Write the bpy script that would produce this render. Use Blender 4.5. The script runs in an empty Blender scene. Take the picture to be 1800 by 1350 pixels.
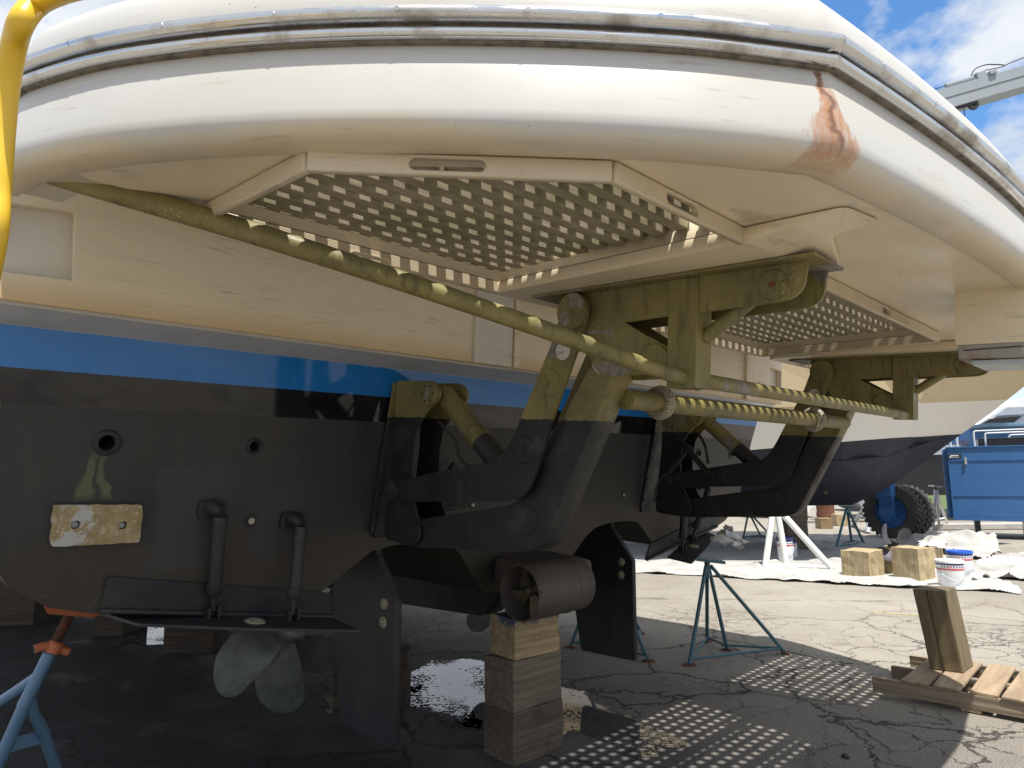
import bpy, bmesh, math, random
from mathutils import Vector, Matrix, noise as mnoise
random.seed(7)
R = math.radians
scene = bpy.context.scene
COL = scene.collection

# ------------------------------------------------------------------ camera, sky, sun
F, CX, CY = 1200.0, 900.0, 675.0
def V(*a): return Vector(a)
gup = V(-0.01, -1, 0.1375).normalized()
yw = (V(0, 0, 1) - gup * gup.z).normalized()
xw = yw.cross(gup).normalized()
CAM = V(0, 0, 1.6)
def c2w(v): return V(v.dot(xw), v.dot(yw), v.dot(gup))
def rayw(x, y): return c2w(V((x - CX) / F, (y - CY) / F, 1.0))
cd = bpy.data.cameras.new('camera'); cam = bpy.data.objects.new('camera', cd); COL.objects.link(cam)
r_, u_, b_ = c2w(V(1, 0, 0)), c2w(V(0, -1, 0)), c2w(V(0, 0, -1))
cam.matrix_world = Matrix(((r_.x, u_.x, b_.x, CAM.x), (r_.y, u_.y, b_.y, CAM.y), (r_.z, u_.z, b_.z, CAM.z), (0, 0, 0, 1)))
cd.sensor_width = 36; cd.lens = 24; cd.clip_start = 0.02; cd.clip_end = 3000
scene.camera = cam
scene.render.resolution_x = 1024; scene.render.resolution_y = 768
scene.view_settings.view_transform = 'Standard'; scene.view_settings.look = 'None'
scene.view_settings.gamma = 1; scene.view_settings.exposure = 1.1
scene.render.engine = 'CYCLES'
scene.cycles.max_bounces = 6; scene.cycles.diffuse_bounces = 4; scene.cycles.glossy_bounces = 3; scene.cycles.caustics_reflective = False; scene.cycles.caustics_refractive = False

world = bpy.data.worlds.new('World'); scene.world = world; world.use_nodes = True
wt = world.node_tree; wt.nodes.clear()
def wn(t, **k):
    n = wt.nodes.new(t)
    for a, b in k.items(): setattr(n, a, b)
    return n
SUN_DIR = V(-0.160, 0.333, -0.9315).normalized()
sky = wn('ShaderNodeTexSky', sky_type='NISHITA', sun_disc=False, sun_elevation=R(68.6), sun_rotation=R(159.5))
sky.air_density = 1.0; sky.dust_density = 0.6; sky.ozone_density = 2.0
bg = wn('ShaderNodeBackground'); bg.inputs['Strength'].default_value = 0.15
tc = wn('ShaderNodeTexCoord')
cn = wn('ShaderNodeTexNoise'); cn.inputs['Scale'].default_value = 2.1; cn.inputs['Detail'].default_value = 8; cn.inputs['Roughness'].default_value = 0.58
mp = wn('ShaderNodeMapping'); mp.inputs['Scale'].default_value = (1, 1, 1.7); mp.inputs['Location'].default_value = (0.9, 0.5, 0.1)
cr = wn('ShaderNodeMapRange'); cr.inputs['From Min'].default_value = 0.39; cr.inputs['From Max'].default_value = 0.455
cn2 = wn('ShaderNodeTexNoise'); cn2.inputs['Scale'].default_value = 5.0; cn2.inputs['Detail'].default_value = 5
cc = wn('ShaderNodeMix', data_type='RGBA'); cc.inputs[6].default_value = (2.2, 2.4, 2.7, 1); cc.inputs[7].default_value = (3.0, 3.1, 3.25, 1)
cr2 = wn('ShaderNodeMapRange'); cr2.inputs['From Min'].default_value = 0.4; cr2.inputs['From Max'].default_value = 0.65
cm = wn('ShaderNodeMix', data_type='RGBA')
L = wt.links.new
L(tc.outputs['Generated'], mp.inputs['Vector']); L(mp.outputs['Vector'], cn.inputs['Vector']); L(cn.outputs['Fac'], cr.inputs['Value'])
L(mp.outputs['Vector'], cn2.inputs['Vector']); L(cn2.outputs['Fac'], cr2.inputs['Value']); L(cr2.outputs[0], cc.inputs[0])
L(cr.outputs[0], cm.inputs[0]); hs = wn('ShaderNodeHueSaturation'); hs.inputs['Saturation'].default_value = 1.25; hs.inputs['Value'].default_value = .70; L(sky.outputs[0], hs.inputs['Color']); L(hs.outputs[0], cm.inputs[6]); L(cc.outputs[2], cm.inputs[7])
L(cm.outputs[2], bg.inputs['Color'])
wo = wn('ShaderNodeOutputWorld'); L(bg.outputs[0], wo.inputs[0])

sd = bpy.data.lights.new('sun', 'SUN'); sd.energy = 3.2; sd.angle = R(0.53); sd.color = (1.0, 0.955, 0.88)
sun = bpy.data.objects.new('sun', sd); COL.objects.link(sun)
sun.rotation_euler = SUN_DIR.to_track_quat('-Z', 'Y').to_euler(); sun.location = (-5, -10, 30)

# ------------------------------------------------------------------ frames and unprojection onto real planes
u_c = V(1200, 135, 1200).normalized()
w_c = V(1203, -40, -1200); w_c = (w_c - u_c * w_c.dot(u_c)).normalized()
z_c = w_c.cross(u_c).normalized()
O_c = V(0, .974, 4.1) + u_c * .4
U_w, W_w, Z_w = c2w(u_c), c2w(w_c), c2w(z_c)
O_w = c2w(O_c) + CAM
YM = Matrix(((U_w.x, W_w.x, Z_w.x, O_w.x), (U_w.y, W_w.y, Z_w.y, O_w.y), (U_w.z, W_w.z, Z_w.z, O_w.z), (0, 0, 0, 1)))
YI = YM.inverted()
CB = YI @ CAM
def rb(x, y): return (YI.to_3x3() @ rayw(x, y))
def BA(x, y, ax, val):            # point of the yacht frame seen at a pixel, on the plane axis = val
    d = rb(x, y); i = 'uwz'.index(ax); t = (val - CB[i]) / d[i]; return CB + d * t
def BP(x, y, p0, nrm):            # same, on any plane
    d = rb(x, y); t = (p0 - CB).dot(nrm) / d.dot(nrm); return CB + d * t
RAKE = .19
def BT(x, y, off=0.0):            # on the raked transom, off metres aft of it
    return BP(x, y, V(0, -.23 + off, 0), V(0, 1, -RAKE))
def GW(x, y, h=0.0):              # ground point (world) seen at a pixel
    d = rayw(x, y); t = (h - CAM.z) / d.z; return CAM + d * t
def AD(x, y, depth):              # point (world) at a distance in front of the camera
    d = rayw(x, y); return CAM + d * (depth / d.y)

# ------------------------------------------------------------------ material helpers
class NB:
    def __init__(s, name):
        s.m = bpy.data.materials.new(name); s.m.use_nodes = True; s.t = s.m.node_tree; s.t.nodes.clear()
        s.out = s.t.nodes.new('ShaderNodeOutputMaterial'); s.p = s.t.nodes.new('ShaderNodeBsdfPrincipled')
        s.t.links.new(s.p.outputs[0], s.out.inputs[0]); s.tc = s.t.nodes.new('ShaderNodeTexCoord'); s.o = s.tc.outputs['Object']
    def set(s, sock, v):
        if hasattr(v, 'links') or hasattr(v, 'is_linked'): s.t.links.new(v, sock)
        else:
            if isinstance(v, tuple) and len(v) == 3 and sock.type == 'RGBA': v = v + (1,)
            sock.default_value = v
    def n(s, t, ins={}, out=0, **k):
        nd = s.t.nodes.new(t)
        for a, b in k.items(): setattr(nd, a, b)
        for a, b in ins.items(): s.set(nd.inputs[a], b)
        return nd.outputs[out]
    def map(s, vec=None, scale=(1, 1, 1), loc=(0, 0, 0), rot=(0, 0, 0)):
        return s.n('ShaderNodeMapping', {'Vector': vec or s.o, 'Scale': scale, 'Location': loc, 'Rotation': rot})
    def noise(s, scale, detail=4, rough=.55, vec=None, dist=0):
        return s.n('ShaderNodeTexNoise', {'Vector': vec or s.o, 'Scale': scale, 'Detail': detail, 'Roughness': rough, 'Distortion': dist})
    def vor(s, scale, vec=None, feature='F1', out=0):
        return s.n('ShaderNodeTexVoronoi', {'Vector': vec or s.o, 'Scale': scale}, out=out, feature=feature)
    def rng(s, v, a, b, lo=0., hi=1.): return s.n('ShaderNodeMapRange', {'Value': v, 'From Min': a, 'From Max': b, 'To Min': lo, 'To Max': hi})
    def mix(s, f, a, b, mode='MIX'):
        return s.n('ShaderNodeMix', {0: f, 6: a, 7: b}, out=2, data_type='RGBA', blend_type=mode)
    def math(s, op, a, b=0.): return s.n('ShaderNodeMath', {0: a, 1: b}, operation=op)
    def xyz(s, vec=None):
        nd = s.t.nodes.new('ShaderNodeSeparateXYZ'); s.t.links.new(vec or s.o, nd.inputs[0]); return nd.outputs
    def bump(s, h, strength=.3, dist=.01):
        s.t.links.new(s.n('ShaderNodeBump', {'Height': h, 'Strength': strength, 'Distance': dist}), s.p.inputs['Normal'])
    def band(s, v, c, hw, soft):      # 1 within c +- hw
        d = s.math('ABSOLUTE', s.math('SUBTRACT', v, c)); return s.rng(d, hw, hw + soft, 1., 0.)
    def fin(s, col=None, rough=.5, metal=0., spec=None):
        if col is not None: s.set(s.p.inputs['Base Color'], col)
        s.set(s.p.inputs['Roughness'], rough); s.set(s.p.inputs['Metallic'], metal)
        if spec is not None: s.set(s.p.inputs['Specular IOR Level'], spec)
        return s.m

def m_gelcoat(name, top, low, z0, z1, stain=.5, rust=False, crack=1.):
    b = NB(name); z = b.xyz()[2]
    zz = b.math('ADD', z, b.rng(b.noise(2.2, 5), .3, .7, -.02, .02))
    c = b.mix(b.rng(zz, z0, z1), low, top)
    st = b.noise(3.0, 6, .6, b.map(scale=(1, 1, 4)))
    c = b.mix(b.rng(st, .5, .75, 0, stain), c, (.50, .42, .30))
    sc = b.noise(22, 4, .65, b.map(scale=(.25, .25, 3.5)))
    c = b.mix(b.math('MULTIPLY', b.rng(sc, .60, .70, 0, .6), b.rng(b.noise(1.7, 3), .42, .58)), c, (.34, .30, .25))
    sp = b.vor(38); big = b.rng(b.noise(2.4, 3), .48, .62)
    c = b.mix(b.math('MULTIPLY', b.rng(sp, .10, .04), big), c, (.10, .08, .06))
    cr = b.vor(2.2, b.n('ShaderNodeVectorMath', {0: b.o, 1: b.n('ShaderNodeTexNoise', {'Vector': b.o, 'Scale': 5.0, 'Detail': 6}, out=1)}, operation='ADD'), 'DISTANCE_TO_EDGE')
    c = b.mix(b.math('MULTIPLY', b.rng(cr, .006, .001, 0, crack), b.rng(b.noise(1.3, 2), .57, .64)), c, (.16, .13, .10))
    if rust:
        # one streak of rust running down from the joint of the rub rail at the aft corner
        x, y, zc = b.xyz()
        wob = b.rng(b.noise(9, 5), .3, .7, -.03, .03)
        along = b.math('ADD', b.math('ADD', x, 1.875), wob)
        wdt = b.rng(zc, 1.28, 1.48, .085, .010)
        d = b.math('DIVIDE', b.math('ABSOLUTE', along), wdt)
        fine = b.noise(1., 5, .7, b.map(scale=(60, 60, 7)))
        mk = b.math('MULTIPLY', b.rng(b.math('ADD', d, b.rng(fine, .3, .7, -.25, .35)), 1.0, .72), b.rng(y, -2.1, -2.2))
        mk = b.math('MULTIPLY', mk, b.math('MULTIPLY', b.rng(zc, 1.27, 1.30), b.rng(zc, 1.50, 1.49)))
        mk = b.math('MULTIPLY', mk, b.rng(fine, .3, .6, .35, 1.0))
        c = b.mix(b.math('MULTIPLY', mk, .85), c, b.mix(fine, (.30, .085, .015), (.46, .21, .06)))
        core = b.math('MULTIPLY', b.rng(b.math('ABSOLUTE', along), .012, .003), b.math('MULTIPLY', b.rng(zc, 1.30, 1.33), b.rng(zc, 1.50, 1.49)))
        core = b.math('MULTIPLY', core, b.rng(y, -2.1, -2.2))
        c = b.mix(b.math('MULTIPLY', core, .8), c, (.13, .05, .025))
    b.bump(b.noise(60, 3), .05, .002)
    return b.fin(c, b.rng(b.noise(5, 3), .3, .7, .28, .5))
def m_simple(name, col, col2=None, scale=6, rough=.5, metal=0., bump=.15, bscale=40, lo=.45, hi=.65, bd=.003, spec=None):
    b = NB(name)
    c = b.mix(b.rng(b.noise(scale, 6, .6), lo, hi), col, col2 or tuple(x * .75 for x in col))
    if bump: b.bump(b.noise(bscale, 4), bump, bd)
    return b.fin(c, rough, metal, spec)
def m_flat(name, col, rough=.5, metal=0.):
    b = NB(name); return b.fin(col, rough, metal)
def m_wood(name, c1, c2, axis=2, dark=(.05, .035, .02), paint=None):
    b = NB(name)
    s = [22, 22, 22]; s[axis] = 1.6
    inf = b.n('ShaderNodeObjectInfo', out=5)
    shift = b.n('ShaderNodeVectorMath', {0: b.o, 1: b.n('ShaderNodeCombineXYZ', {0: b.math('MULTIPLY', inf, 7.), 1: b.math('MULTIPLY', inf, 3.), 2: b.math('MULTIPLY', inf, 5.)})}, operation='ADD')
    g = b.noise(1.0, 6, .62, b.map(shift, scale=tuple(s)), dist=.4)
    c = b.mix(b.rng(g, .35, .66), c1, c2)
    s2 = [7, 7, 7]; s2[axis] = .8
    wv = b.n('ShaderNodeTexWave', {'Vector': b.map(shift, scale=tuple(s2)), 'Scale': 1.1, 'Distortion': 7., 'Detail': 3., 'Detail Scale': .9}, wave_type='RINGS')
    c = b.mix(b.rng(wv, .55, .95, 0, .28), c, tuple(x * .5 for x in c2))
    c = b.mix(b.rng(b.noise(2.2, 5, .6, shift), .5, .72, 0, .65), c, tuple(x * .55 for x in c1))
    c = b.mix(b.rng(b.noise(1.0, 5, .7, b.map(shift, scale=tuple(v * 2.2 for v in s))), .66, .73), c, dark)
    c = b.mix(b.rng(b.noise(5.5, 5, .7, shift), .60, .68, 0, .7), c, tuple(x * .35 for x in c1))
    if paint:
        z_ = b.xyz()[2]; c = b.mix(b.math('MULTIPLY', b.rng(b.math('ADD', z_, b.rng(b.noise(9, 5, .7), .3, .7, -.05, .05)), paint[0], paint[0] + .012), b.rng(b.noise(5, 3), .4, .5, .2, .9)), c, paint[1])
    b.bump(b.math('ADD', g, b.math('MULTIPLY', wv, .5)), .7, .005)
    return b.fin(c, .8)

# colours: real base colours
MT = {}
MT['white'] = m_gelcoat('gelcoat_rim', (.50, .492, .468), (.60, .505, .36), 1.285, 1.325, .35, True, .0)
MT['cream'] = m_gelcoat('gelcoat_underside', (.74, .635, .46), (.74, .635, .46), 0, 1, .3)
MT['grey_gel'] = m_gelcoat('gelcoat_coaming', (.64, .60, .53), (.64, .60, .53), 0, 1, .25)
b = NB('stainless')
st = b.noise(3, 5, .6, b.map(scale=(6, 6, 40)))
c = b.mix(b.rng(b.noise(7, 6, .65), .52, .66, 0, .7), (.62, .62, .62), (.30, .27, .22))
c = b.mix(b.rng(b.vor(60), .12, .05, 0, .6), c, (.22, .12, .06))
b.bump(b.noise(30, 3, .5), .12, .004)
MT['steel'] = b.fin(c, b.rng(b.noise(7, 6, .65), .45, .7, .14, .5), .95)
MT['caulk'] = m_simple('caulk', (.20, .17, .13), (.08, .065, .05), 20, .8)
# teak bars with green growth
b = NB('weathered_teak')
inf = b.n('ShaderNodeObjectInfo', out=5)
sh = b.n('ShaderNodeVectorMath', {0: b.o, 1: b.n('ShaderNodeCombineXYZ', {0: b.math('MULTIPLY', inf, 9.), 1: inf, 2: inf})}, operation='ADD')
g = b.noise(1., 6, .6, b.map(sh, scale=(9, 70, 70)))
c = b.mix(b.rng(g, .35, .65), (.40, .34, .25), (.23, .195, .14))
c = b.mix(b.rng(b.noise(3.2, 4), .42, .6, 0, .6), c, (.20, .19, .09))
b.bump(g, .4, .002)
MT['teak'] = b.fin(c, .8)
b = NB('weathered_teak_batten')
g = b.noise(1., 6, .6, b.map(scale=(70, 9, 70)))
c = b.mix(b.rng(g, .35, .65), (.34, .30, .25), (.18, .155, .125))
b.bump(g, .4, .002)
MT['teak2'] = b.fin(c, .8)
# lift steelwork: olive primer above the antifouling line, black below
def m_lift(name, zline):
    b = NB(name); z = b.xyz()[2]
    ol = b.mix(b.rng(b.noise(3.5, 6, .65), .35, .68), (.235, .20, .065), (.13, .115, .045))
    ol = b.mix(b.rng(b.noise(1.0, 5, .6, b.map(scale=(8, 8, 1.5))), .5, .75, 0, .45), ol, (.25, .21, .10))
    pt = b.math('SUBTRACT', b.noise(2.6, 5, .62, b.map(loc=(3.1, 1.7, 2.2)), dist=.6), b.rng(b.xyz()[0], -1.8, -2.1, 0, .2))
    ol = b.mix(b.rng(pt, .585, .600), ol, b.mix(b.rng(b.noise(40, 3), .4, .6), (.24, .22, .20), (.17, .155, .13)))
    ol = b.mix(b.math('MULTIPLY', b.rng(b.vor(75), .2, .1), b.rng(b.noise(3.3, 3), .5, .6)), ol, (.46, .44, .36))
    ol = b.mix(b.rng(b.noise(1.0, 6, .7, b.map(scale=(26, 26, 5), loc=(1, 4, 2))), .52, .68, 0, .7), ol, (.055, .045, .022))
    bk = b.mix(b.rng(b.noise(4, 5), .35, .7), (.009, .009, .010), (.018, .017, .017))
    bk = b.mix(b.rng(b.vor(24), .05, .02, 0, .5), bk, (.3, .3, .28))
    bk = b.mix(b.rng(b.noise(6, 5, .6, b.map(loc=(4, 2, 9))), .58, .70, 0, .6), bk, (.06, .056, .052))
    bk = b.mix(b.rng(b.noise(1.0, 5, .7, b.map(scale=(30, 30, 4))), .62, .74, 0, .5), bk, (.07, .066, .06))
    zz = b.math('ADD', z, b.rng(b.noise(25, 4), .3, .7, -.004, .004))
    c = b.mix(b.rng(zz, zline - .001, zline + .001), bk, ol)
    b.bump(b.noise(35, 4, .6), .25, .003)
    return b.fin(c, b.rng(b.noise(9, 4), .3, .7, .45, .7))
MT['lift'] = m_lift('lift_paint', .735)
MT['lift_low'] = m_lift('lift_paint_cylinder', -5)
MT['olive'] = MT['lift_low']
# hull paint bands by height above the keel
b = NB('hull_paint'); x, y, z = b.xyz()
af = b.mix(b.rng(b.noise(1.3, 5, .6), .35, .7), (.026, .0255, .026), (.042, .040, .039))
br = b.math('ADD', z, b.rng(b.noise(1.6, 5), .3, .7, -.12, .12))
af = b.mix(b.rng(br, .22, .08, 0, .85), af, (.046, .038, .028))
af = b.mix(b.rng(b.noise(2.0, 5, .6, b.map(scale=(5, 5, 1))), .55, .75, 0, .5), af, (.055, .048, .040))
def boxmask(cx, cz, hx, hz, soft=.02, wob=.03):
    xx = b.math('ADD', x, b.rng(b.noise(6, 4), .3, .7, -wob, wob)); zz = b.math('ADD', z, b.rng(b.noise(7, 4, .5, b.map(loc=(5, 5, 5))), .3, .7, -wob, wob))
    return b.math('MULTIPLY', b.band(xx, cx, hx, soft), b.band(zz, cz, hz, soft))
af = b.mix(b.rng(b.noise(1., 6, .7, b.map(scale=(14, 14, 2.5))), .5, .72, 0, .35), af, (.060, .055, .050))
af = b.mix(b.rng(b.noise(30, 5, .7), .56, .70, 0, .35), af, (.075, .070, .062))
af = b.mix(b.math('MULTIPLY', boxmask(-2.20, .26, .15, .22), .8), af, (.048, .047, .049))
af = b.mix(b.math('MULTIPLY', boxmask(-1.84, .20, .10, .14, .03), .7), af, (.044, .043, .045))
af = b.mix(b.math('MULTIPLY', boxmask(-2.60, .56, .11, .12, .05), .6), af, (.040, .039, .040))
gr = b.rng(z, .53, .34, .012, .045)
for s_ in (-1, 1):
    dx = b.math('ABSOLUTE', b.math('ADD', b.math('ADD', x, b.rng(b.noise(11, 4), .3, .7, -.022, .022)), b.math('ADD', 2.60, b.math('MULTIPLY', gr, .9 * s_))))
    mk = b.math('MULTIPLY', b.rng(b.math('DIVIDE', dx, gr), .75, .4), b.math('MULTIPLY', b.rng(z, .34, .37), b.rng(z, .55, .50)))
    af = b.mix(b.math('MULTIPLY', mk, b.rng(b.noise(12, 4), .3, .5, .3, .85)), af, (.12, .125, .075))
sp = b.math('MULTIPLY', b.rng(b.vor(26), .07, .03), b.rng(b.math('ADD', z, b.rng(b.noise(3, 2), .3, .7, -.1, .1)), .08, -.04))
af = b.mix(sp, af, (.5, .47, .4))
c = b.mix(b.rng(z, .706, .7075), af, (.010, .010, .014))
streak = b.rng(b.noise(1., 3, .5, b.map(scale=(9, 9, .4), loc=(.37, 0, 0))), .68, .72, 0, .35)
c = b.mix(b.rng(z, .838, .8395), c, b.mix(streak, (.015, .17, .52), (.30, .38, .48)))
c = b.mix(b.rng(z, .987, .9885), c, (.52, .515, .50))
c = b.mix(b.rng(z, 1.046, 1.048), c, (.72, .66, .55))
gl = b.math('MULTIPLY', b.rng(z, .706, .7075), 1.)
b.bump(b.mix(gl, b.noise(45, 4), b.noise(2.5, 2)), b.rng(gl, 0, 1, .25, .35), b.rng(gl, 0, 1, .003, .006))
MT['hull'] = b.fin(c, b.mix(gl, (.62, .62, .62), (.07, .07, .07)))
MT['black'] = m_simple('antifouling_black', (.017, .017, .019), (.032, .031, .032), 4, .6, 0, .25, 40)
MT['blackblue'] = m_simple('antifouling_blueblack', (.020, .024, .028), (.036, .038, .038), 5, .6, 0, .3, 30)
b = NB('antifouling_brown')
c = b.mix(b.rng(b.noise(5, 6, .65), .42, .65), (.080, .066, .058), (.045, .039, .036))
c = b.mix(b.rng(b.noise(18, 5, .7), .58, .70, 0, .6), c, (.13, .10, .08))
c = b.mix(b.math('MULTIPLY', b.rng(b.vor(34), .09, .04), b.rng(b.noise(3, 2), .45, .55)), c, (.42, .40, .34))
b.bump(b.noise(28, 5, .65), .4, .004)
MT['brownblack'] = b.fin(c, .65)
MT['rubber'] = m_simple('hose_rubber', (.02, .02, .02), (.035, .035, .035), 8, .6)
b = NB('zinc_corroded')
x, y, z = b.xyz()
c = b.mix(b.rng(b.noise(24, 6, .7), .35, .65), (.44, .35, .20), (.29, .22, .11))
c = b.mix(b.rng(b.noise(60, 3), .58, .66), c, (.55, .47, .30))
e = b.noise(7, 6, .7)
c = b.mix(b.rng(e, .53, .57), c, (.50, .50, .48))
b.bump(b.noise(45, 5, .7), .7, .008)
MT['zinc'] = b.fin(c, .85)
b = NB('barnacle_collar')
c = b.mix(b.rng(b.vor(190), .35, .55), (.07, .055, .035), (.42, .38, .30))
c = b.mix(b.rng(b.noise(12, 4), .4, .6, 0, .5), c, (.36, .31, .24))
b.bump(b.vor(190), .8, .004)
MT['collar'] = b.fin(c, .85)
b = NB('anode_disc')
c = b.mix(b.rng(b.vor(90), .3, .5), (.16, .13, .09), (.33, .30, .22)); b.bump(b.vor(90), .6, .003)
MT['anode'] = b.fin(c, .85)
b = NB('corroded_zinc_disc')
c = b.mix(b.rng(b.noise(50, 4), .5, .66), (.55, .53, .50), (.30, .25, .15)); b.bump(b.noise(60, 4), .6, .003)
MT['zdisc'] = b.fin(c, .85)
b = NB('bronze_patina')
c = b.mix(b.rng(b.noise(7, 6, .65), .35, .65), (.10, .11, .095), (.20, .215, .19))
c = b.mix(b.rng(b.noise(14, 5, .6), .55, .7, 0, .8), c, (.10, .14, .125))
c = b.mix(b.rng(b.vor(45), .06, .03), c, (.5, .5, .46)); b.bump(b.noise(30, 5), .3, .003)
MT['bronze'] = b.fin(c, .5, .35)
MT['fan'] = m_simple('bronze_fan', (.11, .09, .05), (.05, .045, .03), 12, .6, .4)
b = NB('yellow_pvc')
c = b.mix(b.rng(b.noise(14, 5, .7), .66, .72), (.72, .47, .035), (.30, .22, .06)); b.bump(b.noise(20, 2), .05, .004)
MT['yellow'] = b.fin(c, .34)
def m_paint(name, col, chip=(.10, .05, .03), thr=.66, rough=.45, fade=None, sc=5):
    b = NB(name)
    c = b.mix(b.rng(b.noise(3, 5, .6), .35, .7, 0, .8), col, fade or tuple(min(1, v * 1.35 + .01) for v in col))
    c = b.mix(b.rng(b.noise(sc, 6, .7), thr, thr + .02), c, chip)
    b.bump(b.noise(40, 4), .12, .002); return b.fin(c, rough)
MT['blue_stand'] = m_paint('blue_stand_paint', (.095, .185, .29), (.09, .045, .03), .67, .4, (.12, .21, .31), 9)
MT['orange'] = m_paint('orange_primer', (.46, .13, .05), (.12, .05, .03), .72, .55, (.42, .15, .08))
MT['teal'] = m_paint('teal_stand_paint', (.055, .13, .16), (.14, .06, .03), .66, .5)
MT['rusty'] = m_simple('rust', (.16, .06, .03), (.08, .035, .02), 12, .85)
MT['white_stand'] = m_paint('white_stand_paint', (.72, .72, .70), (.3, .25, .2), .74, .5, (.62, .62, .60))
MT['container'] = m_paint('blue_box_paint', (.030, .125, .33), (.10, .20, .36), .73, .45, (.04, .15, .37), 4)
MT['wood'] = m_wood('cribbing_pine', (.35, .26, .145), (.22, .155, .08))
MT['woodh'] = m_wood('cribbing_pine_side', (.37, .285, .165), (.20, .15, .09), 0)
MT['woodtop'] = m_wood('cribbing_painted', (.42, .32, .175), (.25, .18, .095), 0, paint=(.185, (.035, .055, .12)))
MT['woodg'] = m_wood('cribbing_grey', (.19, .155, .11), (.11, .09, .065), 0)
MT['woodd'] = m_wood('cribbing_dark', (.135, .105, .075), (.075, .058, .042), 0)
MT['woodpost'] = m_wood('post_wood', (.20, .155, .085), (.11, .085, .048), 2)
MT['woodb'] = m_wood('cribbing_bright', (.50, .40, .24), (.34, .26, .14), 2)
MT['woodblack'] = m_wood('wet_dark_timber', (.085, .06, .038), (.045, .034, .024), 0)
MT['woodp'] = m_wood('pallet_board', (.40, .30, .20), (.25, .18, .115), 1)
MT['woodps'] = m_wood('pallet_stringer', (.33, .26, .18), (.20, .155, .11), 0)
MT['tarp'] = m_simple('drop_cloth', (.42, .415, .40), (.33, .325, .31), 2, .9, 0, .35, 2.2, bd=.03)
MT['tyre'] = m_simple('tyre_rubber', (.055, .052, .048), (.09, .085, .078), 5, .85, 0, .3, 40)
MT['bucket'] = m_simple('bucket_plastic', (.78, .79, .80), (.70, .71, .72), 5, .35, 0, 0)
MT['red'] = m_flat('label_red', (.55, .03, .03), .4)
MT['navy'] = m_flat('label_navy', (.02, .03, .13), .4)
MT['lidblue'] = m_flat('lid_blue', (.02, .10, .50), .25)
MT['galv'] = m_simple('galvanised', (.42, .46, .50), (.34, .37, .41), 4, .45, .3, .1)
b = NB('rusty_galvanised')
c = b.mix(b.rng(b.noise(6, 6, .7), .48, .62), (.33, .31, .28), (.28, .12, .05))
b.bump(b.noise(30, 4), .3, .003)
MT['rustgalv'] = b.fin(c, .6, .2)
MT['boomgrey'] = m_paint('boom_grey_paint', (.25, .285, .31), (.2, .2, .2), .75, .5, (.29, .32, .35))
MT['glassdark'] = m_flat('dark_glass', (.01, .012, .014), .05)
MT['whitepaint'] = m_simple('white_topsides', (.76, .76, .74), (.70, .70, .68), 2, .35, 0, 0)
MT['paper'] = m_simple('paper', (.85, .85, .84), (.7, .7, .7), 9, .8)
MT['darkhull'] = m_flat('dark_topsides', (.008, .009, .011), .25)
MT['hedge'] = m_simple('foliage', (.06, .10, .02), (.10, .15, .04), 1.5, .9, 0, .8, 6)
MT['concrete'] = m_simple('concrete', (.45, .43, .40), (.35, .33, .31), 2, .9, 0, .3, 20)

# ------------------------------------------------------------------ mesh helpers
def link(name, me, mat, parent=None, smooth=False):
    o = bpy.data.objects.new(name, me); COL.objects.link(o)
    if mat is not None and not me.materials: me.materials.append(MT[mat] if isinstance(mat, str) else mat)
    if smooth:
        for p in me.polygons: p.use_smooth = True
    if parent is not None: o.parent = parent
    return o
def fromdata(name, vs, fs, mat, parent=None, smooth=False):
    me = bpy.data.meshes.new(name); me.from_pydata([tuple(v) for v in vs], [], fs); me.update()
    return link(name, me, mat, parent, smooth)
def bm_obj(name, bm, mat, parent=None, smooth=False, bevel=0, seg=2, auto=None):
    bmesh.ops.recalc_face_normals(bm, faces=bm.faces)
    if bevel:
        ed = [e for e in bm.edges if len(e.link_faces) == 2 and e.calc_face_angle(0) > R(28)]
        try: bmesh.ops.bevel(bm, geom=ed, offset=bevel, segments=seg, affect='EDGES', profile=.6, clamp_overlap=True)
        except Exception: pass
    me = bpy.data.meshes.new(name); bm.to_mesh(me); bm.free()
    if auto:
        for p in me.polygons: p.use_smooth = True
        me.set_sharp_from_angle(angle=R(auto))
    return link(name, me, mat, parent, smooth)
def bm_box(bm, c, s, rot=None):
    m = Matrix.Translation(Vector(c)) @ (rot.to_4x4() if rot is not None else Matrix()) @ Matrix.Diagonal((s[0], s[1], s[2], 1))
    return bmesh.ops.create_cube(bm, size=1, matrix=m)
def box(name, c, s, mat, parent=None, rot=None, bevel=0.0):
    bm = bmesh.new(); bm_box(bm, c, s, rot); return bm_obj(name, bm, mat, parent, bevel=bevel)
def bm_tube(bm, pts, r, seg=14, cap=True):
    pts = [Vector(p) for p in pts]; rs = r if isinstance(r, (list, tuple)) else [r] * len(pts)
    rings = []; prev = None
    for i, p in enumerate(pts):
        t = (pts[min(i + 1, len(pts) - 1)] - pts[max(i - 1, 0)]).normalized()
        if prev is None: a = t.orthogonal().normalized()
        else: a = (prev - t * prev.dot(t)).normalized()
        prev = a; bb = t.cross(a)
        rings.append([bm.verts.new(p + (a * math.cos(2 * math.pi * k / seg) + bb * math.sin(2 * math.pi * k / seg)) * rs[i]) for k in range(seg)])
    for i in range(len(rings) - 1):
        for k in range(seg): bm.faces.new((rings[i][k], rings[i][(k + 1) % seg], rings[i + 1][(k + 1) % seg], rings[i + 1][k]))
    if cap:
        bm.faces.new(rings[0][::-1]); bm.faces.new(rings[-1])
def tube(name, pts, r, mat, parent=None, seg=14, cap=True):
    bm = bmesh.new(); bm_tube(bm, pts, r, seg, cap); return bm_obj(name, bm, mat, parent, auto=40)
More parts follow.
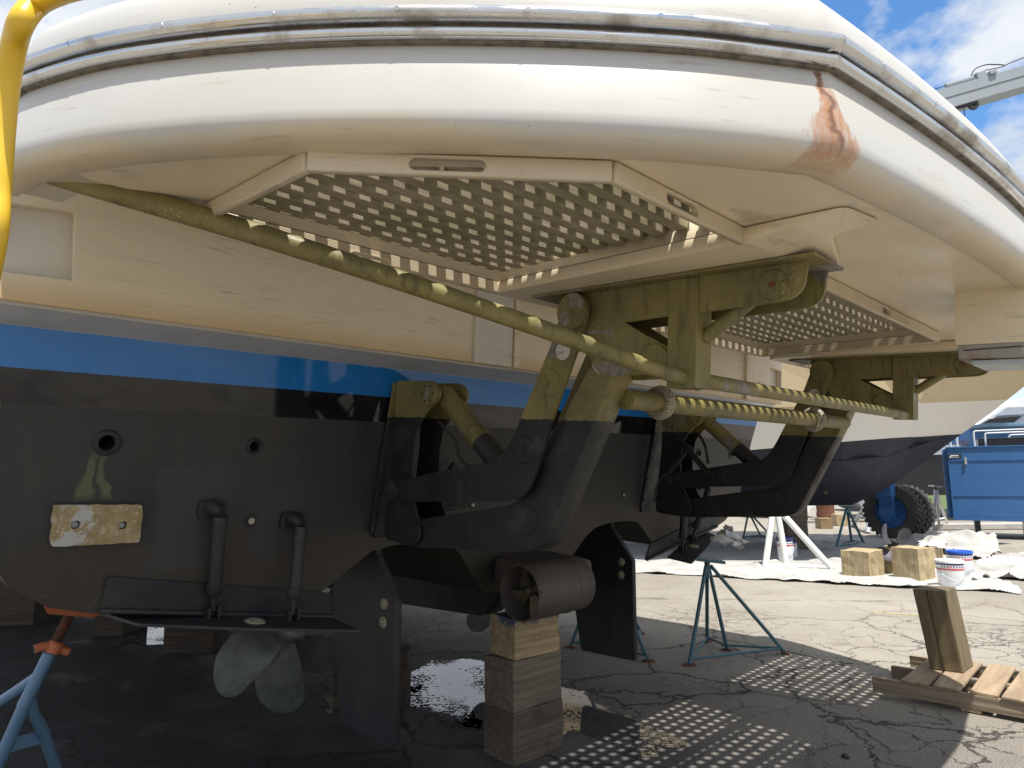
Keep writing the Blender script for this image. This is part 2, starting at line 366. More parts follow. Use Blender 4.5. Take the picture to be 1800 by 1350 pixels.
def smoothpath(pts, n=6):
    pts = [Vector(p) for p in pts]; out = []
    for i in range(len(pts) - 1):
        p0, p1, p2, p3 = pts[max(i - 1, 0)], pts[i], pts[i + 1], pts[min(i + 2, len(pts) - 1)]
        for k in range(n):
            t = k / n; out.append(.5 * ((2 * p1) + (p2 - p0) * t + (2 * p0 - 5 * p1 + 4 * p2 - p3) * t * t + (3 * p1 - p0 - 3 * p2 + p3) * t ** 3))
    return out + [pts[-1]]
def lathe(name, prof, mat, parent=None, c=(0, 0, 0), axis=(0, 0, 1), seg=28, closed=False):
    ax = Vector(axis).normalized(); a = ax.orthogonal().normalized(); bb = ax.cross(a); c = Vector(c)
    bm = bmesh.new(); rings = []
    for r, h in prof:
        if r < 1e-6: rings.append([bm.verts.new(c + ax * h)])
        else: rings.append([bm.verts.new(c + ax * h + (a * math.cos(2 * math.pi * k / seg) + bb * math.sin(2 * math.pi * k / seg)) * r) for k in range(seg)])
    if closed: rings.append(rings[0])
    for i in range(len(rings) - 1):
        A, B = rings[i], rings[i + 1]
        for k in range(seg):
            a1, a2, b1, b2 = A[k % len(A)], A[(k + 1) % len(A)], B[k % len(B)], B[(k + 1) % len(B)]
            vs = []
            for v in (a1, a2, b2, b1):
                if v not in vs: vs.append(v)
            if len(vs) > 2: bm.faces.new(vs)
    return bm_obj(name, bm, mat, parent, auto=35)
def disc(name, c, axis, r, t, mat, parent=None, bev=.003, seg=28):      # short cylinder with eased rim, centred at c going t along axis
    return lathe(name, [(0, 0), (r, 0), (r, t - bev), (r - bev, t), (0, t)], mat, parent, c, axis, seg)
def loops_mesh(loops, t0, t1, M):
    """2-D outline with holes, given thickness, M maps (x, y, t) to the local frame"""
    cu = bpy.data.curves.new('c', 'CURVE'); cu.dimensions = '2D'; cu.fill_mode = 'BOTH'
    for lp in loops:
        sp = cu.splines.new('POLY'); sp.points.add(len(lp) - 1); sp.use_cyclic_u = True
        for i, p in enumerate(lp): sp.points[i].co = (p[0], p[1], 0, 1)
    cu.extrude = (t1 - t0) / 2
    ob = bpy.data.objects.new('c', cu); COL.objects.link(ob)
    me = bpy.data.meshes.new_from_object(ob.evaluated_get(bpy.context.evaluated_depsgraph_get()))
    bpy.data.objects.remove(ob); bpy.data.curves.remove(cu)
    me.transform(M @ Matrix.Translation((0, 0, (t0 + t1) / 2)))
    return me
MXY = Matrix()                                                          # (u, w) outline, thickness in z
MWZ = Matrix(((0, 0, 1, 0), (1, 0, 0, 0), (0, 1, 0, 0), (0, 0, 0, 1)))   # (w, z) outline, thickness in u
MUZ = Matrix(((1, 0, 0, 0), (0, 0, 1, 0), (0, 1, 0, 0), (0, 0, 0, 1)))   # (u, z) outline, thickness in w
def plate(name, loops, t0, t1, M, mat, parent=None, bevel=0):
    me = loops_mesh(loops, t0, t1, M)
    bm = bmesh.new(); bm.from_mesh(me); bpy.data.meshes.remove(me)
    bmesh.ops.remove_doubles(bm, verts=bm.verts, dist=1e-5)
    return bm_obj(name, bm, mat, parent, bevel=bevel, seg=1)
def rnd(pts, rad, n=5):     # round the corners of a closed 2-D outline
    out = []; N = len(pts)
    for i in range(N):
        p, a, c = Vector(pts[i][:2]), Vector(pts[i - 1][:2]), Vector(pts[(i + 1) % N][:2])
        r = min(rad if not isinstance(rad, list) else rad[i], (a - p).length * .45, (c - p).length * .45)
        if r < 1e-4: out.append(tuple(p)); continue
        s, e = p + (a - p).normalized() * r, p + (c - p).normalized() * r
        for k in range(n + 1):
            t = k / n; out.append(tuple((1 - t) ** 2 * s + 2 * t * (1 - t) * p + t * t * e))
    return out
def slot(cx, cy, hl, hr, ang=0, n=8):
    pts = []
    for s in (1, -1):
        for k in range(n + 1):
            a = -math.pi / 2 + math.pi * k / n
            pts.append((s * (hl + hr * math.cos(a)), s * hr * math.sin(a)))
    ca, sa = math.cos(ang), math.sin(ang)
    return [(cx + x * ca - y * sa, cy + x * sa + y * ca) for x, y in pts]
def thing(name, label, cat, loc=(0, 0, 0), rot=(0, 0, 0), group=None):
    o = bpy.data.objects.new(name, None); COL.objects.link(o); o.location = loc; o.rotation_euler = rot
    o.empty_display_size = .1
    o['label'] = label; o['category'] = cat
    if group: o['group'] = group
    return o
def tag(o, label, cat, group=None):
    o['label'] = label; o['category'] = cat
    if group: o['group'] = group
    return o
def struct(o, kind='structure'): o['kind'] = kind; return o
def copy_tree(o, parent=None):
    c = o.copy(); COL.objects.link(c); c.parent = parent
    for ch in list(o.children): copy_tree(ch, c)
    return c

# ================================================================== ground, water
def ground_material():
    b = NB('asphalt'); x, y, z = b.xyz()
    big = b.noise(.35, 5, .6)
    c = b.mix(b.rng(big, .35, .65), (.235, .215, .185), (.30, .28, .245))
    pat = b.noise(1.1, 6, .65)
    c = b.mix(b.rng(pat, .52, .68, 0, .6), c, (.20, .17, .14))
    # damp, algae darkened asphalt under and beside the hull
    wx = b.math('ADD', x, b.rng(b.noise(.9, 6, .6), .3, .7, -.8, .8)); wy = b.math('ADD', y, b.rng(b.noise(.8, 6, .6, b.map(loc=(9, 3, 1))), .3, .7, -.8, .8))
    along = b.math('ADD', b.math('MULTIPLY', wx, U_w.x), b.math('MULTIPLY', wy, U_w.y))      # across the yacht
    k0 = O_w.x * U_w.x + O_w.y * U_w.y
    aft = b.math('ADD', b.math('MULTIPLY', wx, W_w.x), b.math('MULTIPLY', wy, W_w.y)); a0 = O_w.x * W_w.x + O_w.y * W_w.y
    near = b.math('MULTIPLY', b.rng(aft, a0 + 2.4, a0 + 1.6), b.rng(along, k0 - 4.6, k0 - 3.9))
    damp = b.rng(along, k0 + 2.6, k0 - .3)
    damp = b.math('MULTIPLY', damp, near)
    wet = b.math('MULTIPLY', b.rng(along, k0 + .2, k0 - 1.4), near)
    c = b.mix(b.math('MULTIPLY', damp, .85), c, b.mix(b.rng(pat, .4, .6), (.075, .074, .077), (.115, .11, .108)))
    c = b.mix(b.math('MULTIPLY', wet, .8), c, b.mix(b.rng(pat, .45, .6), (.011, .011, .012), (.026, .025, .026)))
    ag = b.vor(75); agn = b.noise(130, 3, .6)
    c = b.mix(b.rng(agn, .42, .66, 0, .5), c, b.mix(1., c, (1.9, 1.85, 1.75), 'MULTIPLY'))
    c = b.mix(b.rng(agn, .48, .34, 0, .75), c, b.mix(.8, c, (.03, .03, .03)))
    # cracks
    wv = b.n('ShaderNodeVectorMath', {0: b.o, 1: b.n('ShaderNodeVectorMath', {0: b.n('ShaderNodeTexNoise', {'Vector': b.o, 'Scale': 2.6, 'Detail': 7, 'Roughness': .65}, out=1), 1: (.55, .55, .0)}, operation='MULTIPLY')}, operation='ADD')
    cr1 = b.vor(.85, wv, 'DISTANCE_TO_EDGE'); cr2 = b.vor(2.6, wv, 'DISTANCE_TO_EDGE'); cr3 = b.vor(6.5, wv, 'DISTANCE_TO_EDGE')
    m2 = b.rng(b.noise(.55, 3, .5, b.map(loc=(2, 7, 0))), .46, .58); m3 = b.rng(b.noise(.7, 3, .5, b.map(loc=(8, 1, 0))), .53, .62)
    k1 = b.rng(cr1, .012, .003); k2 = b.math('MULTIPLY', b.rng(cr2, .016, .004), m2); k3 = b.math('MULTIPLY', b.rng(cr3, .035, .010), m3)
    far = b.math('MAXIMUM', b.rng(y, 9.0, 6.8), 0.)
    k = b.math('MULTIPLY', b.math('MAXIMUM', k1, b.math('MAXIMUM', k2, b.math('MULTIPLY', k3, .8))), b.rng(far, 0, 1, .12, 1))
    c = b.mix(b.math('MULTIPLY', k, .85), c, (.022, .020, .018))
    tr = b.band(b.math('ADD', b.math('ADD', y, b.math('MULTIPLY', x, .12)), b.rng(b.noise(3, 4), .3, .7, -.05, .05)), 9.55, .04, .05)
    c = b.mix(b.math('MULTIPLY', b.math('MULTIPLY', tr, b.rng(b.noise(1.2, 3), .5, .6)), .5), c, (.08, .07, .06))
    h = b.math('SUBTRACT', b.math('ADD', b.math('MULTIPLY', agn, .35), b.math('MULTIPLY', ag, .5)), b.math('MULTIPLY', k, 2.2))
    h = b.math('ADD', h, b.math('MULTIPLY', b.noise(9, 5, .6), .9))
    b.bump(h, .75, .012)
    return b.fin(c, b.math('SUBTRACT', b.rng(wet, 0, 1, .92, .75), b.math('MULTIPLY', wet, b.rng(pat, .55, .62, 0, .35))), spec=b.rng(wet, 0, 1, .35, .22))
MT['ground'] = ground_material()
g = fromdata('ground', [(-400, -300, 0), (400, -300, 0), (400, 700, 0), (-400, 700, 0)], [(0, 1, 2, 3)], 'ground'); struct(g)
b = NB('puddle_water')
b.bump(b.noise(3, 3), .03, .004)
b.set(b.p.inputs['IOR'], 1.8)
MT['water'] = b.fin((.10, .10, .10), .04)
def puddle(pix, seed=0, rough=.05):
    P = [GW(*p) for p in pix]; N = len(P); sm = []
    for i in range(N):
        for k in range(8):
            t = k / 8; p0, p1, p2, p3 = P[i - 1], P[i], P[(i + 1) % N], P[(i + 2) % N]
            sm.append(.5 * ((2 * p1) + (p2 - p0) * t + (2 * p0 - 5 * p1 + 4 * p2 - p3) * t * t + (3 * p1 - p0 - 3 * p2 + p3) * t ** 3))
    x0, x1, y0, y1 = min(p.x for p in sm) - .1, max(p.x for p in sm) + .1, min(p.y for p in sm) - .1, max(p.y for p in sm) + .1
    st = .009; nx, ny = int((x1 - x0) / st), int((y1 - y0) / st); idx = {}; vs = []; fs = []
    def vid(i, j):
        if (i, j) not in idx:
            idx[(i, j)] = len(vs); vs.append((x0 + i * st + mnoise.noise(V(i, j, 1) * .9) * .003, y0 + j * st + mnoise.noise(V(i, j, 9) * .9) * .003, .004))
        return idx[(i, j)]
    M_ = len(sm)
    for j in range(ny):
        yy = y0 + (j + .5) * st
        for i in range(nx):
            q = V(x0 + (i + .5) * st, yy, seed); n1 = mnoise.noise_vector(q * 5) * rough * 1.8 + mnoise.noise_vector(q * 18) * rough * .9 + mnoise.noise_vector(q * 70) * rough * .5
            x, y = q.x + n1.x, q.y + n1.y; c = False
            if mnoise.noise(q * 3.1) * .6 + mnoise.noise(q * 40) * .5 > .20: continue
            for k in range(M_):
                a, b_ = sm[k], sm[k - 1]
                if (a.y > y) != (b_.y > y) and x < (b_.x - a.x) * (y - a.y) / (b_.y - a.y) + a.x: c = not c
            if c: fs.append((vid(i, j), vid(i + 1, j), vid(i + 1, j + 1), vid(i, j + 1)))
    o = fromdata('puddle', vs, fs, 'water'); struct(o); return o
puddle([(712, 1195), (760, 1165), (850, 1160), (905, 1190), (1000, 1212), (1075, 1248), (1150, 1278), (1200, 1312), (1120, 1325), (1050, 1300), (1000, 1290), (930, 1310), (860, 1285), (790, 1262)], 1)
puddle([(700, 1215), (740, 1205), (845, 1262), (830, 1285), (760, 1262), (705, 1236)], 4)
puddle([(228, 1128), (236, 1096), (300, 1092), (330, 1118), (290, 1132)], 9, .04)
puddle([(40, 1098), (30, 1072), (95, 1062), (110, 1082), (85, 1096)], 12, .04)
puddle([(575, 1240), (600, 1205), (640, 1195), (690, 1222), (660, 1250), (610, 1256)], 15, .05)

# faint yellow chalk line
pa, pb = GW(1535, 1077), GW(1625, 1083); dv = (pb - pa).normalized(); nv = V(-dv.y, dv.x, 0) * .012
MT['chalk'] = m_simple('yellow_line', (.62, .55, .10), (.40, .36, .2), 14, .9)
st = fromdata('line_marking', [pa - nv + V(0, 0, .004), pb - nv + V(0, 0, .004), pb + nv + V(0, 0, .004), pa + nv + V(0, 0, .004)], [(0, 1, 2, 3)], 'chalk'); struct(st)

# ================================================================== the yacht
Y = thing('motor_yacht', 'large motor yacht on blocks, cream swim platform over a black and blue transom', 'yacht')
Y.matrix_basis = YM @ Matrix.Diagonal((1, -1, 1, 1))

# ---- hull, lofted from the raked transom forward; half sections as (u, z)
half = [(0, -.36), (.34, -.34), (.44, -.24), (.52, -.15), (.60, -.06), (.70, .005), (.84, .03), (1.10, .035), (1.24, .015), (1.34, -.05), (1.46, -.14), (1.56, -.20), (1.9, -.19), (2.2, -.165), (2.52, -.125), (2.70, -.07), (2.84, .03), (2.90, .14), (2.93, .7), (2.96, .84), (2.99, .985), (3.02, 1.05), (3.05, 1.5), (3.06, 1.72)]
def section(w, dz_keel, tun, flare, beam):
    out = []
    for i, (a, z) in enumerate(half):
        base = -.36 + (a / 2.6) ** 1.2 * .42 if a < 2.6 else z
        zz = z if a >= 2.55 else base * (1 - tun) + z * tun
        k = max(0, 1 - a / 2.9)
        out.append((a * beam, zz + dz_keel * k))
    return out
stations = [(None, 0, 1, 0, 1), (-1.2, -.06, .9, 0, 1), (-2.4, -.16, .5, 0, 1.01), (-3.6, -.26, .0, 0, 1.02), (-7, -.42, 0, 0, 1.03), (-12, -.46, 0, 0, .92), (-16, -.36, 0, 0, .62), (-20, .1, 0, 0, .12)]
vs, fs = [], []
n2 = len(half) * 2 - 1
for w, dk, tun, fl, bmk in stations:
    sec = section(w or 0, dk, tun, fl, bmk)
    full = [(-a, z) for a, z in sec[::-1]] + sec[1:]
    for a, z in full: vs.append((a, (-.23 + RAKE * z) if w is None else w, z + (0 if w is None else max(0, (-w - 7)) * .03)))
for i in range(len(stations) - 1):
    for k in range(n2 - 1): fs.append((i * n2 + k, i * n2 + k + 1, (i + 1) * n2 + k + 1, (i + 1) * n2 + k))
hull = fromdata('hull', vs, fs, 'hull', Y)
full = [(-a, z) for a, z in half[::-1]] + half[1:]
def rake_m(off=0):
    return Matrix(((1, 0, 0, 0), (0, RAKE, 1, -.23 + off), (0, 1, 0, 0), (0, 0, 0, 1)))
# transom with the two through-hull outlets cut out
exh = [BT(188, 778), BT(447, 784)]
holes = []
for s in (1, -1):
    for p, r in zip(exh, (.030, .024)): holes.append([(s * (p.x) + r * math.cos(a * math.pi / 10), p.z + r * math.sin(a * math.pi / 10)) for a in range(20)])
tr_out = [(-a, z) for a, z in half[::-1]] + half[1:]
transom = plate('transom', [tr_out] + holes, -.03, 0.0, rake_m(), 'hull', Y)
# rounded edge along transom bottom: dark backing
fromdata('deck', [(-3.05, .08, 1.712), (3.05, .08, 1.712), (2.9, -12, 1.9), (-2.9, -12, 1.9)], [(0, 1, 2, 3)], 'white', Y)
# skeg on the centreline
plate('keel_skeg', [rnd([(-.34, -.34), (-.50, -.50), (-.56, -.58), (-1.65, -.70), (-6, -1.0), (-10, -1.05), (-13, -.7), (-13, -.4), (-2, -.4)], .05)], -.09, .09, MWZ, 'black', Y)

# ledge and cream transom locker wall above
led = [(-.235 + RAKE * .988 + .003, .988), (.10, 1.040), (.10, 1.052), (-.25, 1.052), (-.25, .988)]
vs = [(s * 3.0, w, z) for s in (-1, 1) for w, z in led]; n5 = 5
bm = bmesh.new(); bv = [bm.verts.new(v) for v in vs]
for k in range(n5): bm.faces.new((bv[k], bv[(k + 1) % n5], bv[n5 + (k + 1) % n5], bv[n5 + k]))
bm.faces.new(bv[:n5]); bm.faces.new(bv[n5:][::-1])
MT['ledge'] = m_simple('ledge_grey_gelcoat', (.50, .495, .485), (.42, .42, .41), 3, .25, 0, .05)
bm_obj('ledge', bm, 'ledge', Y)
WW = .135
rl = [BA(0, 355, 'w', WW), BA(134, 372, 'w', WW), BA(130, 494, 'w', WW), BA(0, 478, 'w', WW)]
rec = rnd([(-3.04, rl[0].z), (rl[1].x, rl[1].z), (rl[2].x, rl[2].z), (-3.04, rl[3].z)], .012)
recs = [(-x, z) for x, z in rec]
MT['wall'] = m_gelcoat('gelcoat_wall', (.74, .64, .47), (.60, .43, .23), 1.045, 1.15, .3)
plate('transom_wall', [[(-3.06, 1.053), (3.06, 1.053), (3.06, 1.62), (-3.06, 1.62)], rec, recs], .06, WW, MUZ, 'wall', Y)
for s in (-1, 1):
    box('locker_recess', (s * 2.9, .075, 1.26), (.36, .02, .32), 'grey_gel', Y)
for x0, x1, t, m in [(-.905, -.615, .02, 'grey_gel'), (-.608, -.565, .032, 'cream'), (.565, .608, .032, 'cream'), (.615, .905, .02, 'grey_gel'), (2.28, 2.36, .03, 'cream'), (-2.36, -2.35, .002, 'cream')][:5]:
    box('locker_panel', ((x0 + x1) / 2, WW + t / 2 - .002, 1.30), (x1 - x0, t, .49), m, Y, bevel=.003)
box('courtesy_light', (2.60, WW + .012, 1.20), (.12, .03, .045), 'grey_gel', Y, bevel=.01)

# ---- swim platform
port = [(-3.098, .60), (-3.085, .72), (-3.07, .83), (-2.98, 1.08), (-2.87, 1.29), (-2.75, 1.48), (-2.62, 1.655), (-2.48, 1.82), (-2.32, 1.99), (-2.14, 2.16), (-2.00, 2.27), (-1.865, 2.368)]
port = [(p.x, p.y) for p in smoothpath([(a, b_, 0) for a, b_ in port], 4)]
aft = [(-1.865 + 3.73 * k / 24, 2.368 + .165 * (1 - (abs(-1 + 2 * k / 24)) ** 2)) for k in range(1, 24)]
outline = port + aft + [(-a, b_) for a, b_ in port[::-1]]
outline = [(a + (.07 * max(0, min(1, (b_ - 1.2) / .5)) if a > 1.865 else 0), b_ + .09 * max(0, min(1, (a - .2) / 1.2)) * max(0, min(1, (b_ - 1.2) / .4))) for a, b_ in outline]  # unseen starboard aft corner: width added to carry the platform's ground shadow farther
nO = len(outline); ci = len(port) - 1
def offs(d, step=0.0):
    res = []
    for i, p in enumerate(outline):
        a = V(*outline[max(i - 1, 0)], 0); c = V(*outline[min(i + 1, nO - 1)], 0)
        if i in (ci, nO - 1 - ci):
            p_ = V(*p, 0); t1 = (p_ - a).normalized(); t2 = (c - p_).normalized()
            n1 = V(-t1.y, t1.x, 0); n2_ = V(-t2.y, t2.x, 0); nn = (n1 + n2_).normalized(); nn = nn / max(.5, nn.dot(n1))
        else:
            t = (c - a).normalized(); nn = V(-t.y, t.x, 0)
        res.append((p[0] + nn.x * d, p[1] + nn.y * d))
    return res
gratings = {
    'port': [(-2.64, .93), (-2.64, 1.52), (-2.17, 2.00), (-1.56, 2.00), (-1.485, .93)],
    'centre': [(-.90, .93), (-.90, 1.97), (.69, 1.97), (.90, .93)],
    'starboard': [(1.485, .93), (1.56, 2.00), (2.17, 2.00), (2.64, 1.52), (2.64, .93)]}
rim = []
for d, z in [(-.17, 1.50), (-.17, 1.70), (-.105, 1.716), (-.075, 1.712), (-.045, 1.695), (-.022, 1.655), (-.010, 1.60), (-.008, 1.50), (.002, 1.47), (.014, 1.42), (.021, 1.38), (.0265, 1.345), (.0275, 1.325), (.022, 1.307), (.009, 1.293), (-.010, 1.285), (-.034, 1.281), (-.056, 1.280), (-.062, 1.282), (-.065, 1.293), (-.17, 1.296)]:
    rim.append([(a, b_, z) for a, b_ in offs(d)])
vs = [v for rr in rim for v in rr]; fs = []
for i in range(len(rim) - 1):
    for k in range(nO - 1): fs.append((i * nO + k, i * nO + k + 1, (i + 1) * nO + k + 1, (i + 1) * nO + k))
fs.append(tuple(i * nO for i in range(len(rim)))); fs.append(tuple(i * nO + nO - 1 for i in range(len(rim)))[::-1])
bm = bmesh.new(); bv = [bm.verts.new(v) for v in vs]
for f in fs: bm.faces.new([bv[i] for i in f])
rimo = bm_obj('platform_rim', bm, 'white', Y, auto=32)
inner = offs(-.045)
deck = [(-2.93, .895)] + [p for p in inner if p[1] > .90] + [(2.93, .895)]
plate('platform_shell', [deck] + list(gratings.values()), 1.289, 1.44, MXY, 'cream', Y)
# fore and aft beams under the shell, with the bosses the lift arms bolt to
for s in (-1, 1):
    lp = [(-1.484, .90), (-1.4865, .93), (-1.5615, 2.0), (-1.575, 2.30), (-1.40, 2.33), (-1.395, 2.20), (-1.10, 2.12), (-1.02, 2.04), (-1.02, .96), (-1.08, .90)]
    pbm = plate('platform_beam', [rnd([(a * -s, b_) for a, b_ in lp], .03, 3)], 1.240, 1.286, MXY, 'cream', Y, bevel=.012)
    for v in pbm.data.vertices:
        if v.co.y > 2.08: v.co.z = v.co.z + min(1, (v.co.y - 2.08) / .2) * (1.2855 - v.co.z) * .97
MT['coam'] = m_gelcoat('gelcoat_coaming_side', (.56, .475, .345), (.56, .475, .345), 0, 1, .3, False, 0.)
# hanging coaming around each grating well: one panel per side, slots where they are
def coaming(a, b_, name='coaming', slots=(), emb=(), h0=1.238, h1=1.286, t=.022, mat='coam', inward=1):
    A, B = V(a[0], a[1], 0), V(b_[0], b_[1], 0); d = (B - A); Ln = d.length; d.normalize(); nn = V(-d.y, d.x, 0) * inward
    M = Matrix(((d.x, 0, nn.x, A.x), (d.y, 0, nn.y, A.y), (0, 1, 0, 0), (0, 0, 0, 1)))
    lp = [(-.004, h0), (Ln + .004, h0), (Ln + .004, h1), (-.004, h1)]
    hl = [slot(c * Ln, (h0 + h1) / 2 + .002, hw - .014, .0145) for c, hw in slots]
    o = plate(name, [lp] + hl, 0, t, M, mat, Y, bevel=.003)
    for c, hw in emb:
        sl = slot(c * Ln, (h0 + h1) / 2 + .02, hw - .014, .017); si = slot(c * Ln, (h0 + h1) / 2 + .02, hw - .014, .0135)
        plate('embossed_slot', [sl, si], -.003, 0.0, M, mat, o)
    return o
Pg = gratings['port']; Cg = gratings['centre']; Sg = gratings['starboard']
coaming(Pg[0], Pg[1]); coaming(Pg[1], Pg[2], slots=[(.46, .085)]); coaming(Pg[2], Pg[3], slots=[(.46, .075)])
o = coaming(Pg[4], Pg[0], inward=-1 if False else 1)
coaming(Cg[0], Cg[1]); coaming(Cg[1], Cg[2], slots=[(.45, .05)]); coaming(Cg[2], Cg[3]); coaming(Cg[3], Cg[0])
coaming(Sg[0], Sg[1]); coaming(Sg[1], Sg[2], slots=[(.5, .075)]); coaming(Sg[2], Sg[3], slots=[(.5, .085)]); coaming(Sg[3], Sg[4]); coaming(Sg[4], Sg[0])
# embossed slot on the forward wall of the port well (faces aft)
e1 = BA(617, 448, 'w', .93); e2 = BA(683, 465, 'w', .93); em = (e1 + e2) / 2
plate('embossed_slot', [slot(em.x, em.z, .062, .019), slot(em.x, em.z, .062, .0155)], .928, .9335, MUZ, 'cream', Y)
# teak gratings: bars across (u) below, battens fore and aft above
def clip(poly, ax, v):
    xs = []
    for i in range(len(poly)):
        a, c = poly[i], poly[(i + 1) % len(poly)]
        if (a[ax] - v) * (c[ax] - v) < 0: t = (v - a[ax]) / (c[ax] - a[ax]); xs.append(a[1 - ax] + t * (c[1 - ax] - a[1 - ax]))
    return (min(xs), max(xs)) if len(xs) > 1 else None
PIT = .083
plate('added_sun_shield', [[(-3.05, -.07), (-3.05, .52), (-2.90, .955), (2.90, .955), (3.05, .52), (3.05, -.07)]], 1.575, 1.615, MXY, 'white', Y)  # unseen plate, added to keep sun off the transom wall and the gap
for nm, poly in gratings.items():
    gr = bpy.data.objects.new('teak_grating', None); COL.objects.link(gr); gr.parent = Y; gr.empty_display_size = .1
    k = 0; w = .981
    box('grating_edge', ((poly[0][0] + poly[-1][0]) / 2 if nm != 'port' else -2.06, .9335, 1.340), (abs(poly[0][0] - poly[-1][0]) - .01, .007, .03), 'teak', gr)
    while w < 2.0:
        c = clip(poly, 1, w)
        if c and c[1] - c[0] > .05: box('bar', ((c[0] + c[1]) / 2, w, 1.335), (c[1] - c[0] - .004, .044, .03), 'teak', gr, bevel=.002)
        w += PIT
    a1 = max(p[0] for p in poly); a = min(p[0] for p in poly); a += (a1 - a - .060) % PIT
    while a < a1:
        c = clip(poly, 0, a)
        if c and c[1] - c[0] > .05: box('batten', (a, (c[0] + c[1]) / 2, 1.366), (.042, c[1] - c[0] - .004, .030), 'teak2', gr)
        a += PIT
# rub rail: two stainless half rounds with screws, mitred at the corner
def sweep(name, prof, path, mat, parent):
    bm = bmesh.new(); rings = []
    for i in range(len(path)):
        p = V(*path[i], 0); a = V(*path[max(i - 1, 0)], 0); c = V(*path[min(i + 1, len(path) - 1)], 0); t = (c - a).normalized(); nn = V(-t.y, t.x, 0)
        rings.append([bm.verts.new((p.x + nn.x * d, p.y + nn.y * d, z)) for d, z in prof])
    m = len(prof)
    for i in range(len(rings) - 1):
        for k in range(m): bm.faces.new((rings[i][k], rings[i][(k + 1) % m], rings[i + 1][(k + 1) % m], rings[i + 1][k]))
    bm.faces.new(rings[0][::-1]); bm.faces.new(rings[-1])
    return bm_obj(name, bm, mat, parent, auto=50)
def halfround(z0, z1, out, back=-.012, n=9):
    zc, h = (z0 + z1) / 2, (z1 - z0) / 2
    return [(back, z0)] + [(out * math.cos(-math.pi / 2 + math.pi * k / n) ** .7 if 0 < k < n else 0.0, zc + h * math.sin(-math.pi / 2 + math.pi * k / n)) for k in range(n + 1)] + [(back, z1)]
segs = [port[:], [outline[i] for i in range(ci, nO - ci)], [outline[i] for i in range(nO - 1 - ci, nO)]]
def dense(path, n=3):
    pp = smoothpath([(a, b_, 0) for a, b_ in path], n); return [(p.x, p.y) for p in pp]
for sg in segs:
    sg = dense(sg, 1 if len(sg) > 30 else 2)
    up = sweep('rub_rail', halfround(1.536, 1.575, .034), sg, 'steel', Y)
    lo = sweep('rub_rail', halfround(1.502, 1.530, .024), sg, 'steel', Y)
    bk = sweep('rub_rail_backing', [(-.010, 1.498), (.007, 1.498), (.007, 1.578), (-.010, 1.578)], sg, 'caulk', Y)
    # screws
    acc = .17
    for i in range(len(sg) - 1):
        a, c = V(*sg[i], 0), V(*sg[i + 1], 0); l = (c - a).length
        while acc < l:
            p = a.lerp(c, acc / l); t = (c - a).normalized(); nn = V(-t.y, t.x, 0)
            disc('screw', (p.x + nn.x * .032, p.y + nn.y * .032, 1.556), nn, .0065, .003, 'steel', up, .001, 12); acc += .275
        acc -= l
for s in (-1, 1):
    x0, y0 = outline[ci if s < 0 else nO - 1 - ci]
    jt = lathe('rail_joint', [(0, -.021), (.016, -.021), (.028, -.012), (.033, 0), (.028, .012), (.016, .021), (0, .021)], 'steel', Y, (x0, y0, 1.5555), (0, 0, 1))
    lathe('rail_joint', [(0, -.015), (.012, -.015), (.021, -.008), (.025, 0), (.021, .008), (.012, .015), (0, .015)], 'steel', jt, (x0, y0, 1.516), (0, 0, 1))

# ---- light fitting box hung under the platform
pc = BA(1678, 515, 'z', 1.288); pb_ = BA(1684, 607, 'u', pc.x)
hw0, hz0, hu0 = pc.y, pb_.z, pc.x
plate('light_housing', [rnd([(hw0, hz0), (hw0 + .33, hz0 - .0), (hw0 + .33, 1.29), (hw0, 1.29)], .02)], hu0, hu0 + .45, MWZ, 'cream', Y, bevel=.006)
plate('light_bracket', [[(hw0 + .01, hz0 - .055), (hw0 + .33, hz0 - .058), (hw0 + .33, hz0 - .001), (hw0 + .01, hz0 - .001)]], hu0 - .004, hu0 + .3, MWZ, 'rustgalv', Y, bevel=.003)
box('light_lens', (hu0 + .14, hw0 + .19, hz0 - .068), (.26, .28, .018), 'galv', Y, bevel=.004)
tube('light_wire', [(hu0 - .008, hw0 + .03, hz0 - .022), (hu0 - .008, hw0 + .15, hz0 - .018), (hu0 - .008, hw0 + .32, hz0 - .014)], .002, 'rubber', Y, 6)

